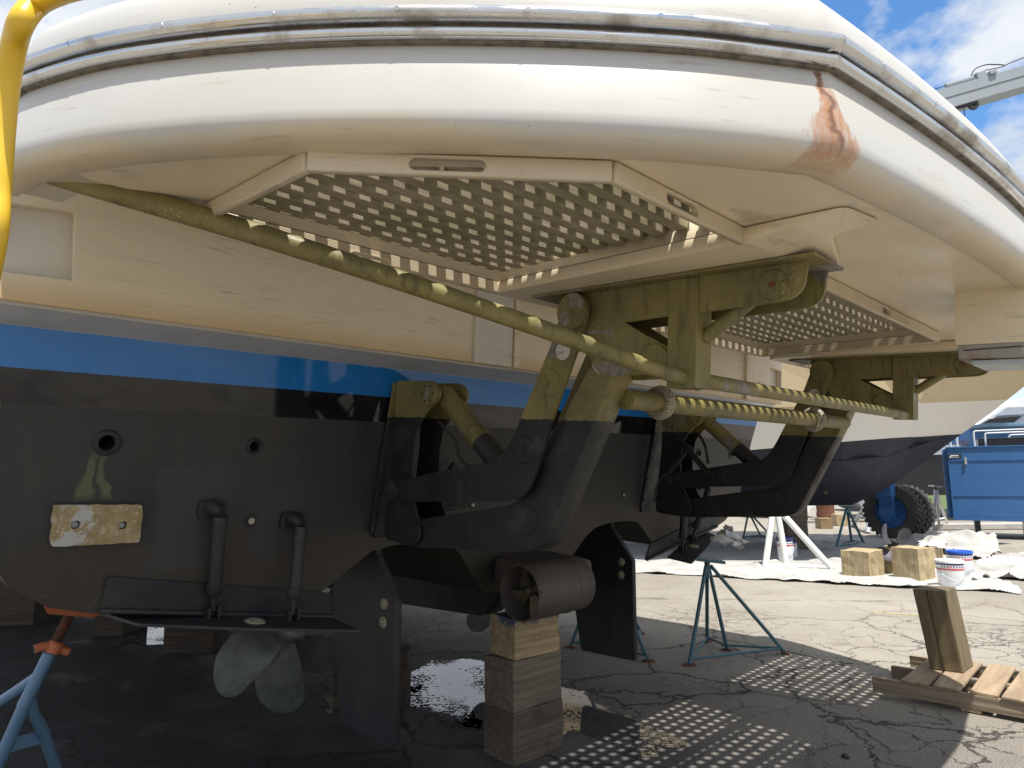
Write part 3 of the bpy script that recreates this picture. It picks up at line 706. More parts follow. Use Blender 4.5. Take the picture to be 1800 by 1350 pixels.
# ---- platform lift, built twice
def A2(pl, pts): return [(p.y, p.z) for p in (BA(x, y, 'u', pl) for x, y in pts)]
def lift(du, star=False):
    def X(u): return u + du
    u0 = -1.25
    # transom mounting plates
    ma, mb = BT(697, 672, .02), BT(657, 945, .02)
    back = plate('mounting_plate', [[(mb.x + du, mb.z), (-1.10 + du, mb.z), (-1.10 + du, ma.z), (ma.x + du, ma.z)]], .001, .020, rake_m(), 'lift', Y, bevel=.004)
    chk = rnd(A2(-1.30, [(698, 669), (765, 669), (776, 690), (770, 706), (752, 722), (734, 753), (727, 795), (725, 838), (731, 893), (741, 925), (737, 950), (722, 960), (676, 946), (678, 905), (692, 783)]), .03, 4)
    for i, ux in enumerate((-1.305, -1.135)):
        ck = plate('mounting_cheek', [chk], X(ux), X(ux) + .012, MWZ, 'lift', Y, bevel=.002)
        pv = BA(755, 692, 'u', -1.31)
        if i == 0:
            d = disc('pivot_disc', (X(-1.305), pv.y, pv.z), (-1, 0, 0), .062, .016, 'lift', ck)
            pv2 = BA(728, 937, 'u', -1.31); disc('pivot_disc', (X(-1.305), pv2.y, pv2.z), (-1, 0, 0), .052, .012, 'lift', ck)
            for k in range(6):
                a = k * math.pi / 3; disc('bolt', (X(-1.321), pv.y + .042 * math.cos(a), pv.z + .042 * math.sin(a)), (-1, 0, 0), .006, .003, 'black', ck, .001, 8)
            fl = plate('flange', [[(ma.x + .004 + du, .12), (-1.298 + du, .12), (-1.298 + du, ma.z - .003), (ma.x + .004 + du, ma.z - .003)]], .020, .034, rake_m(), 'lift', Y, bevel=.003)
            for zz in (.755, .88, .20, .36, .52): disc('bolt', (X((ma.x - 1.298) / 2), -.23 + RAKE * zz + .034, zz), (0, 1, 0), .012, .012, 'lift', fl, .003, 6)
        else:
            disc('pivot_disc', (X(-1.123), pv.y, pv.z), (1, 0, 0), .058, .02, 'lift', ck)
    # actuating cylinder
    c0, c1 = BA(783, 695, 'u', -1.215), BA(912, 856, 'u', -1.215); c0.x = X(-1.215); c1.x = X(-1.215)
    cm_ = BA(845, 782, 'u', -1.215); t = ((cm_ - V(-1.215, 0, 0) - (c0 - V(X(-1.215), 0, 0))).length) / (c1 - c0).length
    cmid = c0.lerp(c1, min(.62, t))
    cyl = tube('hydraulic_cylinder', [c0 - (c1 - c0) * .04, c0 - (c1 - c0) * .02, c0, cmid], [.036, .046, .052, .052], 'olive', Y, 32)
    tube('cylinder_sleeve', [cmid, c1], .0525, 'black', cyl, 32)
    # upper arm: a pair of bent plates either side
    ua = rnd(A2(-1.34, [(1006, 520), (1030, 530), (1034, 552), (1025, 586), (1013, 619), (974, 728), (942, 832), (925, 874), (888, 881), (701, 882), (683, 874), (683, 852), (704, 844), (829, 817), (870, 813), (890, 794), (907, 762), (921, 727), (971, 606), (990, 545)]), [.03] * 4 + [.001, .001, .03, .08, .02, .02, .03, .03, .02, .02, .04, .04, .04, 0, 0, .03], 5)
    for i, ux in enumerate((-1.348, -1.115)):
        ar = plate('upper_arm', [ua], X(ux), X(ux) + .022, MWZ, 'lift', Y, bevel=.003)
        if i == 0:
            for (px, py, r, t_, m) in [(690, 862, .052, .018, 'lift'), (921, 790, .060, .006, 'lift'), (963, 672, .058, .006, 'lift'), (1010, 548, .072, .026, 'lift'), (989, 617, .036, .005, 'zdisc')]:
                q = BA(px, py, 'u', -1.35); dd = disc('pivot_disc', (X(-1.348), q.y, q.z), (-1, 0, 0), r, t_, m, ar)
                if r > .055: disc('pivot_disc', (X(-1.348 - t_), q.y, q.z), (-1, 0, 0), .013, .007, m, ar, .002, 10)
    # lower arm: box section bent arm
    la = rnd(A2(-1.29, [(735, 913), (890, 889), (912, 880), (938, 858), (964, 799), (997, 719), (1040, 640), (1058, 618), (1080, 625), (1079, 652), (1052, 725), (994, 863), (955, 955), (940, 966), (927, 970), (731, 962), (712, 950), (708, 930), (718, 915)]), [.02, .02, .03, .03, 0, 0, .02, .02, .02, .01, 0, 0, .02, .02, .02, .03, .02, .02, .02], 4)
    arm = plate('lower_arm', [la], X(-1.290), X(-1.165), MWZ, 'lift', Y, bevel=.003)
    for (px, py, r, m, t_) in [(925, 914, .060, 'lift', .006), (1062, 634, .052, 'zdisc', .012)]:
        q = BA(px, py, 'u', -1.29); disc('pivot_disc', (X(-1.29), q.y, q.z), (-1, 0, 0), r, t_, m, arm)
    for k in range(5):
        q = BA(828 + k * 23.5, 964, 'u', -1.29); box('weld_rib', (X(-1.292), q.y, q.z + .012), (.004, .006, .026), 'black', arm)
    # triangular link
    tl = rnd(A2(-1.318, [(1000, 522), (1036, 528), (1133, 588), (1172, 608), (1190, 628), (1184, 655), (1085, 661), (1062, 662), (1046, 648), (1024, 596), (1000, 570)]), .025, 4)
    lk = plate('triangle_link', [tl], X(-1.322), X(-1.305), MWZ, 'lift', Y, bevel=.003)
    lk2 = plate('triangle_link', [tl], X(-1.150), X(-1.135), MWZ, 'lift', Y, bevel=.003)
    q = BA(1152, 632, 'u', -1.32); disc('pivot_disc', (X(-1.322), q.y, q.z), (-1, 0, 0), .055, .012, 'lift', lk)
    bp = [(a, b2) for a, b2 in A2(-1.31, [(1052, 654), (1184, 655)])]
    box('link_spacer', (X(-1.228), (bp[0][0] + bp[1][0]) / 2, bp[0][1] + .008), (.16, bp[1][0] - bp[0][0] - .01, .012), 'lift', lk)
    # beam bolted to the platform
    zt = 1.239
    fl = box('beam_flange', (X(-1.255), 1.58, zt - .006), (.235, 1.13, .010), 'lift', Y, bevel=.002)
    cl = A2(-1.345, [(983, 535), (987, 566), (1010, 590), (1092, 565), (1183, 552), (1233, 546), (1365, 528), (1390, 521), (1408, 503), (1415, 462)])
    cl[0] = (cl[0][0], zt - .011); cl[-1] = (cl[-1][0], zt - .011)
    cl = rnd(cl, [0, .02, .02, 0, 0, 0, .03, .03, .03, 0], 4)
    for i, ux in enumerate((-1.352, -1.168)):
        cq = plate('beam_cheek', [cl], X(ux) + (.0305 if i == 0 else 0), X(ux) + (.0425 if i == 0 else .012), MWZ, 'lift', Y, bevel=.002)
        if i == 0:
            q = BA(1358, 500, 'u', -1.325); disc('pivot_disc', (X(-1.3215), q.y, q.z), (-1, 0, 0), .047, .008, 'lift', cq)
            disc('bolt', (X(-1.3295), q.y, q.z), (-1, 0, 0), .009, .006, 'rusty', cq, .001, 8); disc('bolt', (X(-1.3295), q.y + .03, q.z + .005), (-1, 0, 0), .006, .004, 'lift', cq, .001, 8)
    # hanging post for the cross pipe, with its brace
    pz = BA(1185, 682, 'u', -1.33).z
    box('hanging_post', (X(-1.283), 1.688, (pz + zt - .012) / 2), (.10, .112, zt - .012 - pz), 'lift', Y, bevel=.003)
    tube('brace', [(X(-1.27), 1.742, 1.025), (X(-1.27), 1.96, 1.175)], .024, 'lift', Y, 20)
    # hoses down the transom
    hs = [BT(760, 745, .14), BT(770, 790, .12), BT(772, 830, .10), BT(790, 850, .12)]
    if not star:
        tube('hose', smoothpath([BA(772, 742, 'u', -1.22), BA(800, 775, 'u', -1.2), BA(808, 805, 'u', -1.2), BA(830, 825, 'u', -1.2)]), .008, 'rubber', Y, 8)
        tube('hose', smoothpath([BT(745, 890, .12), BT(790, 893, .1), BT(830, 880, .1), BT(850, 860, .1)]), .010, 'rubber', Y, 8)
        tube('hydraulic_hose', smoothpath([BT(740, 893, .06), BT(780, 898, .05), BT(820, 888, .05)]), .009, 'rubber', Y, 8)
        tube('strut_rod', [BT(770, 855, .06), BT(800, 815, .08)], .020, 'black', Y, 14)
    else:
        tube('hose', smoothpath([BA(1228, 762, 'u', 1.25), BA(1240, 785, 'u', 1.25), BA(1245, 815, 'u', 1.25)]), .012, 'rubber', Y, 8)
        tube('hose', smoothpath([BA(1180, 825, 'u', 1.13), BA(1158, 845, 'u', 1.13), BA(1151, 880, 'u', 1.13), BA(1168, 883, 'u', 1.13)]), .008, 'rubber', Y, 8)
        pa_, pb2 = BA(1184, 760, 'u', 1.10), BA(1250, 838, 'u', 1.10)
        d_ = (pb2 - pa_); rot = Matrix.Rotation(math.atan2(d_.z, d_.y), 3, 'X')
        lkb = box('sensor_link', (pa_ + pb2) / 2, (.012, d_.length + .05, .045), 'lift', Y, rot=rot, bevel=.01)
        disc('bolt', (pa_.x - .006, pa_.y, pa_.z), (-1, 0, 0), .020, .01, 'lift', lkb, .002, 12); disc('bolt', (pb2.x - .006, pb2.y, pb2.z), (-1, 0, 0), .018, .01, 'lift', lkb, .002, 12)
        tube('sensor_rod', [BA(1214, 785, 'u', 1.11), BA(1176, 830, 'u', 1.11)], [.018, .018], 'black', Y, 14)
lift(0.0)
lift(2.5, True)
# cross pipes
bent = smoothpath([BA(50, 291, 'w', .72), BA(300, 366, 'w', .93), BA(500, 427, 'w', 1.11), BA(730, 502, 'w', 1.31), BA(950, 577, 'w', 1.50), BA(1120, 638, 'w', 1.64), (-1.32, 1.695, .882), (-1.24, 1.70, .872)], 6)
rr_ = [.034 - .008 * min(1, k / (len(bent) * .75)) for k in range(len(bent))]
tube('cross_pipe', bent, rr_, 'lift', Y, 22)
tube('cross_pipe', [(-1.233, 1.70, .884), (1.20, 1.70, .876)], .027, 'lift', Y, 22)
lp0, lp1 = BA(1100, 700, 'w', 1.34), BA(1480, 745, 'w', 1.34)
bigp = tube('torque_pipe', [(-1.163, 1.34, .826), (1.21, 1.34, .826)], .041, 'lift', Y, 26)
c1_, c2_ = BA(1160, 705, 'w', 1.34).x, BA(1430, 737, 'w', 1.34).x
ring = [(.0415, -.026), (.058, -.028), (.069, -.016), (.073, 0), (.069, .016), (.058, .028), (.0415, .026)]
for cx_ in (c1_, c2_): lathe('collar_anode', ring, 'collar', bigp, (cx_, 1.34, .826), (1, 0, 0), 30, closed=True)

# ---- fittings on the transom
def fitting(px, py, r_out, r_in, back='black'):
    p = BT(px, py); nrm = V(0, 1, -RAKE).normalized()
    for s in (-1, 1):
        c = (abs(p.x) * s, p.y, p.z)
        lathe('hull_fitting', [(r_in, -.05), (r_in, .008), (r_in * 1.15, .012), (r_out * .9, .010), (r_out, .004), (r_out, -.01)], 'black', Y, c, nrm, 30)
        lathe('pipe_bore', [(r_in, .0), (r_in * .96, -.22), (0, -.22)], 'black', Y, c, nrm, 20)
fitting(188, 778, .052, .030); fitting(447, 784, .038, .024)
nrm = V(0, 1, -RAKE).normalized()
for px, py, r in ((441, 915, .030), (830, 887, .024), (1095, 870, .022)):
    p = BT(px, py); f = disc('sensor_fitting', p, nrm, r, .006, 'black', Y, .002); disc('sensor_face', p + nrm * .006, nrm, r * .5, .008, 'zdisc', f, .003)
zc_ = [BT(92, 887, .005), BT(248, 886, .005), BT(242, 952, .005), (BT(86, 960, .005))]
zz = rnd([(p.x, p.z) for p in zc_], .012, 3)
zz2 = []
for i in range(len(zz)):
    a, c = Vector(zz[i]), Vector(zz[(i + 1) % len(zz)]); nseg = max(1, int((c - a).length / .012))
    for k in range(nseg):
        p = a.lerp(c, k / nseg); nz = mnoise.noise(V(p.x * 30, p.y * 30, 0)) * .004; zz2.append((p.x + nz, p.y + nz))
zh = [BT(130, 921), BT(212, 922)]
zb = plate('zinc_anode', [zz2] + [[(p.x + .017 * math.cos(a * math.pi / 8), p.z + .017 * math.sin(a * math.pi / 8)) for a in range(16)] for p in zh], .003, .030, rake_m(), 'zinc', Y, bevel=.003)
for p in zh: disc('anode_bolt', V(p.x, p.y, p.z) + nrm * .004, nrm, .014, .008, 'galv', zb, .003, 12)

# ---- trim tabs, their hinges and rams (port and starboard)
def mir(p, s): return V(-p.x * s if s < 0 else p.x, p.y, p.z)
tabn = (V(.98, -.028, -.115)).cross(V(0, 1, -.03)).normalized()
P1 = V(-2.55, -.24, -.145)
tA, tB, tC, tD, tE = [BP(x, y, P1, tabn) for x, y in ((178, 1076), (243, 1096), (440, 1104), (632, 1107), (584, 1086))]
h1, h2, h3, h4 = BT(188, 1013, .01), BT(578, 1042, .01), BT(582, 1084, .01), BT(176, 1074, .01)
ramp = [((372, 892), (373, 1086)), ((512, 912), (513, 1090))]
for s in (1, -1):
    def mm(p): return V(p.x * s, p.y, p.z)
    pts = [mm(q) for q in (tA, tB, tC, tD, tE)]
    dn = tabn * (.012 if tabn.z < 0 else -.012)
    if s < 0: dn = V(-dn.x, dn.y, dn.z)
    n_ = len(pts)
    tab = fromdata('trim_tab', pts + [p + dn for p in pts], [tuple(range(n_))[::-1], tuple(range(n_, 2 * n_))] + [(k, (k + 1) % n_, n_ + (k + 1) % n_, n_ + k) for k in range(n_)], 'blackblue', Y)
    hp = plate('trim_tab_hinge', [rnd([((q.x) * s, q.z) for q in (h1, h2, h3, h4)], .01)], .002, .016, rake_m(), 'blackblue', Y, bevel=.004)
    q0, q1 = mm(h4) + V(0, .018, .004), mm(h3) + V(0, .018, .004)
    tube('hinge_barrel', [q0, q1], .011, 'blackblue', hp, 12)
    for k in range(18):
        t = (k + .5) / 18; zoff = .045 if k % 2 else .085
        base = mm(h4).lerp(mm(h3), t); disc('rivet', (base.x, -.23 + RAKE * (base.z + zoff) + .016, base.z + zoff), (0, 1, -RAKE), .006, .003, 'blackblue', hp, .001, 8)
    ad = BP(448, 1093, P1, tabn); ad = mm(ad) - dn * .2
    a_ = lathe('tab_anode', [(0, .012), (.03, .010), (.045, .003), (.047, -.004), (0, -.004)], 'anode', tab, ad, -dn, 24)
    for (ta, tb) in ramp:
        pt = mm(BT(*ta)); bt = mm(BP(*tb, P1, tabn))
        rp = plate('ram_mount', [rnd([(pt.x - .060, pt.z + .036), (pt.x + .052, pt.z + .030), (pt.x + .048, pt.z - .05), (pt.x - .060, pt.z - .045)], .018, 4)], .002, .022, rake_m(), 'black', Y, bevel=.006)
        for dx, dz in ((-.042, .024), (.036, .02), (.034, -.034), (-.044, -.03)): disc('bolt', (pt.x + dx, -.23 + RAKE * (pt.z + dz) + .022, pt.z + dz), (0, 1, -RAKE), .009, .005, 'black', rp, .002, 10)
        hub = tube('ram_eye', [pt + V(-.01, .02, .004), pt + V(.0, .055, .0), pt + V(.012, .085, -.012)], [.034, .032, .024], 'black', rp, 16)
        top = pt + V(.012, .075, -.02); d_ = (bt + V(0, 0, .03) - top)
        cy_ = tube('tab_ram', [top + d_ * .02, top + d_ * .06, top + d_ * .20, top + d_ * .205, top + d_ * .70, top + d_ * .705, top + d_ * .80, top + d_ * .82], [.028, .032, .032, .029, .029, .034, .034, .028], 'blackblue', Y, 24)
        tube('ram_rod', [top + d_ * .80, top + d_ * 1.0], .013, 'black', cy_, 14)
        for k in (-1, 1): box('clevis', (bt.x + k * .022, bt.y, bt.z + .022), (.012, .05, .055), 'black', cy_, bevel=.006)
        disc('clevis_pin', (bt.x - .032, bt.y, bt.z + .03), (1, 0, 0), .008, .064, 'black', cy_, .001, 10)

# ---- rudders, propellers, stern thruster
rud = rnd([(-.79, -.36), (-.74, .02), (-.36, .02), (-.36, -.03), (-.155, -.262), (-.112, -1.0), (-.63, -1.045)], [.02, 0, 0, 0, .01, .01, .02], 3)
for s in (-1, 1):
    rd = plate('rudder', [rud], s * 1.1 - .022, s * 1.1 + .022, MWZ, 'black', Y, bevel=.006)
    for zz in (-.285, -.385): 
        a_ = lathe('rudder_anode', [(0, .018), (.018, .015), (.030, .006), (.032, -.002), (0, -.002)], 'anode', rd, (s * 1.1 - .022, -.255, zz), (-1, 0, 0), 20)
        a_.location = (0, 0, 0)
    tube('rudder_stock', [(s * 1.1, -.5, .0), (s * 1.1, -.5, .12)], .03, 'black', rd, 16)
def blade_mesh(Rt=.50, nr=22, ncd=10, hand=1):
    vs, fs = [], []
    for side in (1, -1):
        for i in range(nr + 1):
            t = 1 - (1 - i / nr) ** 1.7; r = .075 + (Rt - .075) * t
            ch = (.16 + .36 * math.sin(math.pi * min(1, t * .78 + .02)) ** .9) * (1 if t < .80 else math.sqrt(max(0, 1 - ((t - .80) / .20) ** 2)) * .98 + .02)
            ch = ch * .62; pitch = math.atan2(.92, 2 * math.pi * r / 1.0) ; skew = .35 * t * t * hand
            for j in range(ncd + 1):
                cj = (j / ncd - .5) * ch; th = .010 * (1 - t * .7) * math.sqrt(max(0, 1 - (2 * j / ncd - 1) ** 2)) + .001
                tang = cj * math.cos(pitch) * hand; axi = cj * math.sin(pitch); an = skew + tang / r
                vs.append((r * math.sin(an), axi + side * th, r * math.cos(an)))
    m = (nr + 1) * (ncd + 1)
    for i in range(nr):
        for j in range(ncd):
            a = i * (ncd + 1) + j; q = (a, a + 1, a + ncd + 2, a + ncd + 1); fs.append(q); fs.append(tuple(m + v for v in q[::-1]))
    me = bpy.data.meshes.new('blade'); me.from_pydata(vs, [], fs); me.update(); me.materials.append(MT['bronze'])
    for p in me.polygons: p.use_smooth = True
    return me
for s in (-1, 1):
    hb = lathe('propeller', [(0, .16), (.03, .15), (.06, .10), (.085, .03), (.09, -.08), (.085, -.10), (0, -.10)], 'bronze', Y, (0, 0, 0), (0, 1, 0), 28)
    hb.location = (s * 1.05, -1.42, -.70)
    bmsh = blade_mesh(.55, hand=s)
    for k in range(6):
        bo = bpy.data.objects.new('blade', bmsh); COL.objects.link(bo); bo.parent = hb
        bo.rotation_euler = (0, R(90 - (193 + 60 * k)) if s < 0 else R(90 - (222 + 60 * k)), 0)
    tube('shaft', [(s * 1.05, -1.5, -.70), (s * 1.05, -4.5, -.36)], .04, 'bronze', Y, 16)
    tube('shaft_strut', [(s * 1.05, -1.75, -.66), (s * 1.18, -1.8, .0)], .035, 'black', Y, 12)
tw, tz = .16, -.235
tub = lathe('thruster_tube', [(.150, 0), (.158, 0), (.162, .02), (.162, .50), (.150, .50), (.146, .48), (.146, .02)], 'brownblack', Y, (-.49, tw, tz), (1, 0, 0), 40, closed=True)
lathe('weld_seam', [(.161, .0), (.1655, .004), (.1655, .010), (.161, .014)], 'brownblack', tub, (-.49 + .36, tw, tz), (1, 0, 0), 40, closed=True)
for k in range(8):
    a = R(45 * k + 12); disc('bolt', (-.475, tw + .162 * math.cos(a), tz + .162 * math.sin(a)), (0, math.cos(a), math.sin(a)), .008, .006, 'brownblack', tub, .001, 8)
fh = lathe('thruster_fan', [(0, -.02), (.02, -.015), (.030, .0), (.032, .05), (0, .05)], 'fan', Y, (-.405, tw, tz), (1, 0, 0), 20)
for k in range(4):
    a = R(30 + 90 * k); vs = []
    for r, hw in ((.028, .016), (.08, .036), (.125, .052), (.138, .040)):
        for sgn in (-1, 1): vs.append((-.39 + sgn * hw * .45, tw + r * math.cos(a) - sgn * hw * math.sin(a), tz + r * math.sin(a) + sgn * hw * math.cos(a)))
    n8 = len(vs); vs += [(x + .005, y, z) for x, y, z in vs]
    fs = [(0, 1, 3, 2), (2, 3, 5, 4), (4, 5, 7, 6)]; fs = fs + [tuple(n8 + v for v in f[::-1]) for f in fs] + [(0, 2, n8 + 2, n8), (2, 4, n8 + 4, n8 + 2), (4, 6, n8 + 6, n8 + 4), (1, n8 + 1, n8 + 3, 3), (3, n8 + 3, n8 + 5, 5), (5, n8 + 5, n8 + 7, 7), (6, 7, n8 + 7, n8 + 6)]
    fromdata('fan_blade', vs, fs, 'fan', fh)
# faired mount between thruster and transom
bm = bmesh.new(); bm_box(bm, (-.08, -.03, -.20), (.50, .42, .20)); bm_obj('thruster_mount', bm, 'brownblack', Y, bevel=.05)
#PART3
# ================================================================== things under and around the yacht
def timber(label, c, size, ang, mat='woodh', name='timber_block', group=None, cat='timber', tilt=(0, 0), chip=.006):
    """sawn block standing at c (base centre)"""
    bm = bmesh.new(); bm_box(bm, (0, 0, size[2] / 2), size)
    bmesh.ops.subdivide_edges(bm, edges=bm.edges, cuts=3, use_grid_fill=True)
    for v in bm.verts:
        n_ = mnoise.noise_vector(v.co * 9 + V(c[0] * 5, c[1] * 5, c[2] * 7)) * chip * 1.3; v.co += n_
    o = bm_obj(name, bm, mat, None, bevel=.006)
    o.location = c; o.rotation_euler = (tilt[0], tilt[1], ang)
    return tag(o, label, cat, group)
TOPZ = (YM @ V(-.2, .16, -.397)).z
pa_ = math.atan2(.26, .29)
h3_ = (TOPZ - .56)
timber('dark weathered timber block, lowest of the stack under the stern thruster', (.050, 4.300, 0), (.40, .262, .28), pa_, 'woodd', group='blocks stacked under the thruster')
timber('grey knotty timber block, middle of the stack under the stern thruster', (.050, 4.305, .281), (.395, .255, .275), pa_ + .02, 'woodg', group='blocks stacked under the thruster')
tb = timber('fresh yellow pine block smeared with blue paint, topmost under the stern thruster', (.062, 4.310, .557), (.355, .235, TOPZ - .558), pa_ - .03, 'woodtop', group='blocks stacked under the thruster')
# blocks seen in the dark under the hull
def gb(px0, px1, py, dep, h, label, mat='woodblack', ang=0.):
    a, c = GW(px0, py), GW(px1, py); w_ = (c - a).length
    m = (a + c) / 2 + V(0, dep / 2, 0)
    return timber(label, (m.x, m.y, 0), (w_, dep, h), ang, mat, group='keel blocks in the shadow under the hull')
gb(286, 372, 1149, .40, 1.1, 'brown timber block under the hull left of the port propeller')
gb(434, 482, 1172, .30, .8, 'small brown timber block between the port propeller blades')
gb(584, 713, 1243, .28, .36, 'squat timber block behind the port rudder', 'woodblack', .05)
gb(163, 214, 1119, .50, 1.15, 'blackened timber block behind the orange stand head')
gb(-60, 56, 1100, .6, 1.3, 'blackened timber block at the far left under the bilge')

def stand(name, label, apex, feet, r, mat, group=None, brace=.22, plates=True, pad=None, low=None, cat='boat stand'):
    c = sum((Vector(f) for f in feet), V(0, 0, 0)) / len(feet)
    t = thing(name, label, cat, (c.x, c.y, 0), group=group)
    ap = Vector(apex)
    I = Matrix.Translation(-c * 1.0)
    loc = lambda p: Vector(p) - V(c.x, c.y, 0)
    fl = []
    for i, f in enumerate(feet):
        f = Vector(f); q = f.lerp(ap, .02); top = ap + (f - ap).normalized() * .03 + V((f - ap).x, (f - ap).y, 0).normalized() * r * .8
        tube('leg', [loc(top), loc(V(f.x, f.y, .012))], r, mat, t, 12)
        if plates: box('foot_plate', loc((f.x, f.y, .006)), (.10, .07, .010), 'rusty', t, rot=Matrix.Rotation(i * 1.3, 3, 'Z'))
        fl.append(f.lerp(ap, brace))
    for i in range(len(fl)):
        a, c2 = fl[i], fl[(i + 1) % len(fl)]
        tube('brace', [loc(a), loc(c2)], r * .7, mat, t, 10)
    tube('stand_tube', [loc(ap - V(0, 0, .12)), loc(ap + V(0, 0, .02))], r * 1.5, mat, t, 14)
    if pad:
        tube('screw_rod', [loc(ap), loc(ap + V(0, 0, pad))], r * .7, 'rusty', t, 12)
        box('stand_pad', loc(ap + V(0, 0, pad + .012)), (.26, .26, .024), mat, t, rot=Matrix.Rotation(.12, 3, 'Y'), bevel=.003)
    return t
yt = lambda a, b_, c: YM @ V(a, b_, c)
stand('boat_stand', 'slim teal tubular boat stand under the starboard trim tab', AD(1243, 990, 6.35), [GW(1212, 1170), GW(1380, 1149), GW(1278, 1143), GW(1243, 1128)], .017, 'teal', 'tubular stands holding the big yacht', .06, pad=.02)
stand('boat_stand', 'grey tubular boat stand half hidden behind the starboard rudder', AD(1062, 985, 6.7), [GW(1140, 1163), GW(1127, 1114), GW(1003, 1138)], .016, 'teal', 'tubular stands holding the big yacht', .06, pad=.02)
bs = stand('boat_stand', 'white tubular boat stand on the drop cloth under the navy hull', AD(1362, 893, 12.4), [GW(1345, 999), GW(1383, 998), GW(1463, 1002)], .055, 'white_stand', 'stands around the navy hull', .04, pad=.02)
stand('boat_stand', 'dark slim boat stand beneath the bow of the navy hull', AD(1489, 893, 15.6), [GW(1470, 964), GW(1497, 953), GW(1519, 957)], .028, 'teal', 'stands around the navy hull', .05, pad=.02)
stand('boat_stand', 'pale blue boat stand with cross braces left of the big tyre', AD(1529, 879, 19.6), [GW(1498, 926), GW(1526, 938), GW(1549, 928)], .06, 'galv', 'stands around the navy hull', .45, pad=.1)
stand('boat_stand', 'grey flat topped stand between the big tyre and the blue box', AD(1645, 862, 19.0), [GW(1640, 938), GW(1652, 934), GW(1668, 930)], .035, 'white_stand', None, .3, pad=.1)
stand('boat_stand', 'thin dark stand far behind under the hull, left of the white stand', AD(1316, 900, 15.0), [GW(1306, 948), GW(1338, 944), GW(1360, 948)], .022, 'teal', None, .1, pad=.02)

# ---- near blue stand with orange head, leaning on the port bilge
t = thing('screw_jack_stand', 'blue steel jack stand with orange head propping the port bilge', 'boat stand', (0, 0, 0))
PW = -.78
def BW(x, y, w=PW): return YM @ BA(x, y, 'w', w)
pads = [BW(72, 1058), BW(86, 1075), BW(172, 1081), BW(180, 1078), BW(160, 1072)]
hd = BW(92, 1140); pt_ = BW(124, 1078)
ax_ = (pt_ - hd).normalized()
top4 = [BW(72, 1057, -.60), BW(178, 1079, -.60), BW(178, 1070, -.98), BW(72, 1045, -.98)]
bot4 = [BW(84, 1075, -.64), BW(165, 1082, -.64), BW(165, 1076, -.94), BW(84, 1066, -.94)]
bot4 = [p - V(0, 0, .010) for p in bot4]
fromdata('stand_pad', top4 + bot4, [(0, 1, 2, 3), (7, 6, 5, 4), (0, 4, 5, 1), (1, 5, 6, 2), (2, 6, 7, 3), (3, 7, 4, 0)], 'orange', t)
# threaded screw
bm = bmesh.new(); L_ = (pt_ - hd).length; n_ = 24; pts = []; rs = []
for k in range(n_ * 4 + 1):
    q = k / (n_ * 4); pts.append(hd.lerp(pt_, q)); rs.append([.0185, .023, .023, .0185][k % 4])
bm_tube(bm, pts, rs, 18); bm_obj('screw_rod', bm, 'rusty', t, auto=60)
hA, hB, hC = BW(61, 1141), BW(97, 1136), BW(120, 1146)
tube('screw_handle', smoothpath([hA, hA.lerp(hB, .5) + V(0, 0, .006), hB, hC.lerp(hB, .4) + V(0, 0, -.002), hC], 5), .0195, 'orange', t, 18)
disc('bore_shade_disc', hA, (hA - hB), .0125, .002, 'black', t, .0005)  # dark disc on the solid tube end, painted shade of a hollow
lathe('screw_nut', [(0, -.028), (.032, -.028), (.034, -.01), (.034, .012), (.026, .022), (0, .022)], 'orange', t, hB, ax_, 20)
tb0 = hd - ax_ * .02; tb1 = BW(62, 1200)
tube('stand_tube', [tb0, tb1, tb1 - ax_ * .10], .027, 'blue_stand', t, 20)
def gleg(px, py): return GW(px, py, .01)
f1, f2, f3 = gleg(-75, 1500), gleg(122, 1415), gleg(-330, 1430)
for f, s0, r in ((f1, tb1 - ax_ * .02, .027), (f2, tb1 - ax_ * .05, .024), (f3, tb1 + ax_ * .03, .024)):
    mid = s0.lerp(f, .28) - V(0, 0, .0)
    tube('leg', smoothpath([s0, s0.lerp(mid, .5) - ax_ * .015, mid, s0.lerp(f, .6), f], 4), r, 'blue_stand', t, 18)
    box('foot_plate', (f.x, f.y, .006), (.09, .09, .01), 'rusty', t)
m1, m2 = f1.lerp(tb1, .62), f2.lerp(tb1, .60)
dv = (m2 - m1); 
fromdata('gusset_plate', [m1 + V(0, 0, .03), m2 + V(0, 0, .028), m2 - V(0, 0, .028), m1 - V(0, 0, .03)] + [p + V(.0, .006, 0) for p in (m1 + V(0, 0, .03), m2 + V(0, 0, .028), m2 - V(0, 0, .028), m1 - V(0, 0, .03))], [(0, 1, 2, 3), (7, 6, 5, 4), (0, 4, 5, 1), (2, 6, 7, 3)], 'blue_stand', t)
s0 = tb1 + ax_ * .03
lba, lbb = s0.lerp(f3, .22), s0.lerp(f3, .50)
lb = tube('sticker', [lba, lbb], .0255, 'paper', t, 18)
MT['ink'] = m_flat('marker_ink', (.03, .03, .04), .6); MT['inkblue'] = m_flat('marker_blue', (.06, .05, .35), .6)
def text_curve(txt, size, M, mat, parent, name='lettering', ext=.0006, font_shear=0):
    cu = bpy.data.curves.new('t', 'FONT'); cu.body = txt; cu.size = size; cu.extrude = ext; cu.shear = font_shear; cu.resolution_u = 3
    ob = bpy.data.objects.new('t', cu); COL.objects.link(ob)
    me = bpy.data.meshes.new_from_object(ob.evaluated_get(bpy.context.evaluated_depsgraph_get())); bpy.data.objects.remove(ob)
    me.materials.clear(); me.transform(M); return link(name, me, mat, parent)
dl = (lbb - lba).normalized(); toc = (CAM - lba).normalized(); upv = dl.cross(toc).normalized(); nv2 = upv.cross(dl).normalized()
if nv2.dot(toc) < 0: nv2 = -nv2
p0 = lba + nv2 * .0262
q_ = -dl; uu = nv2.cross(q_)
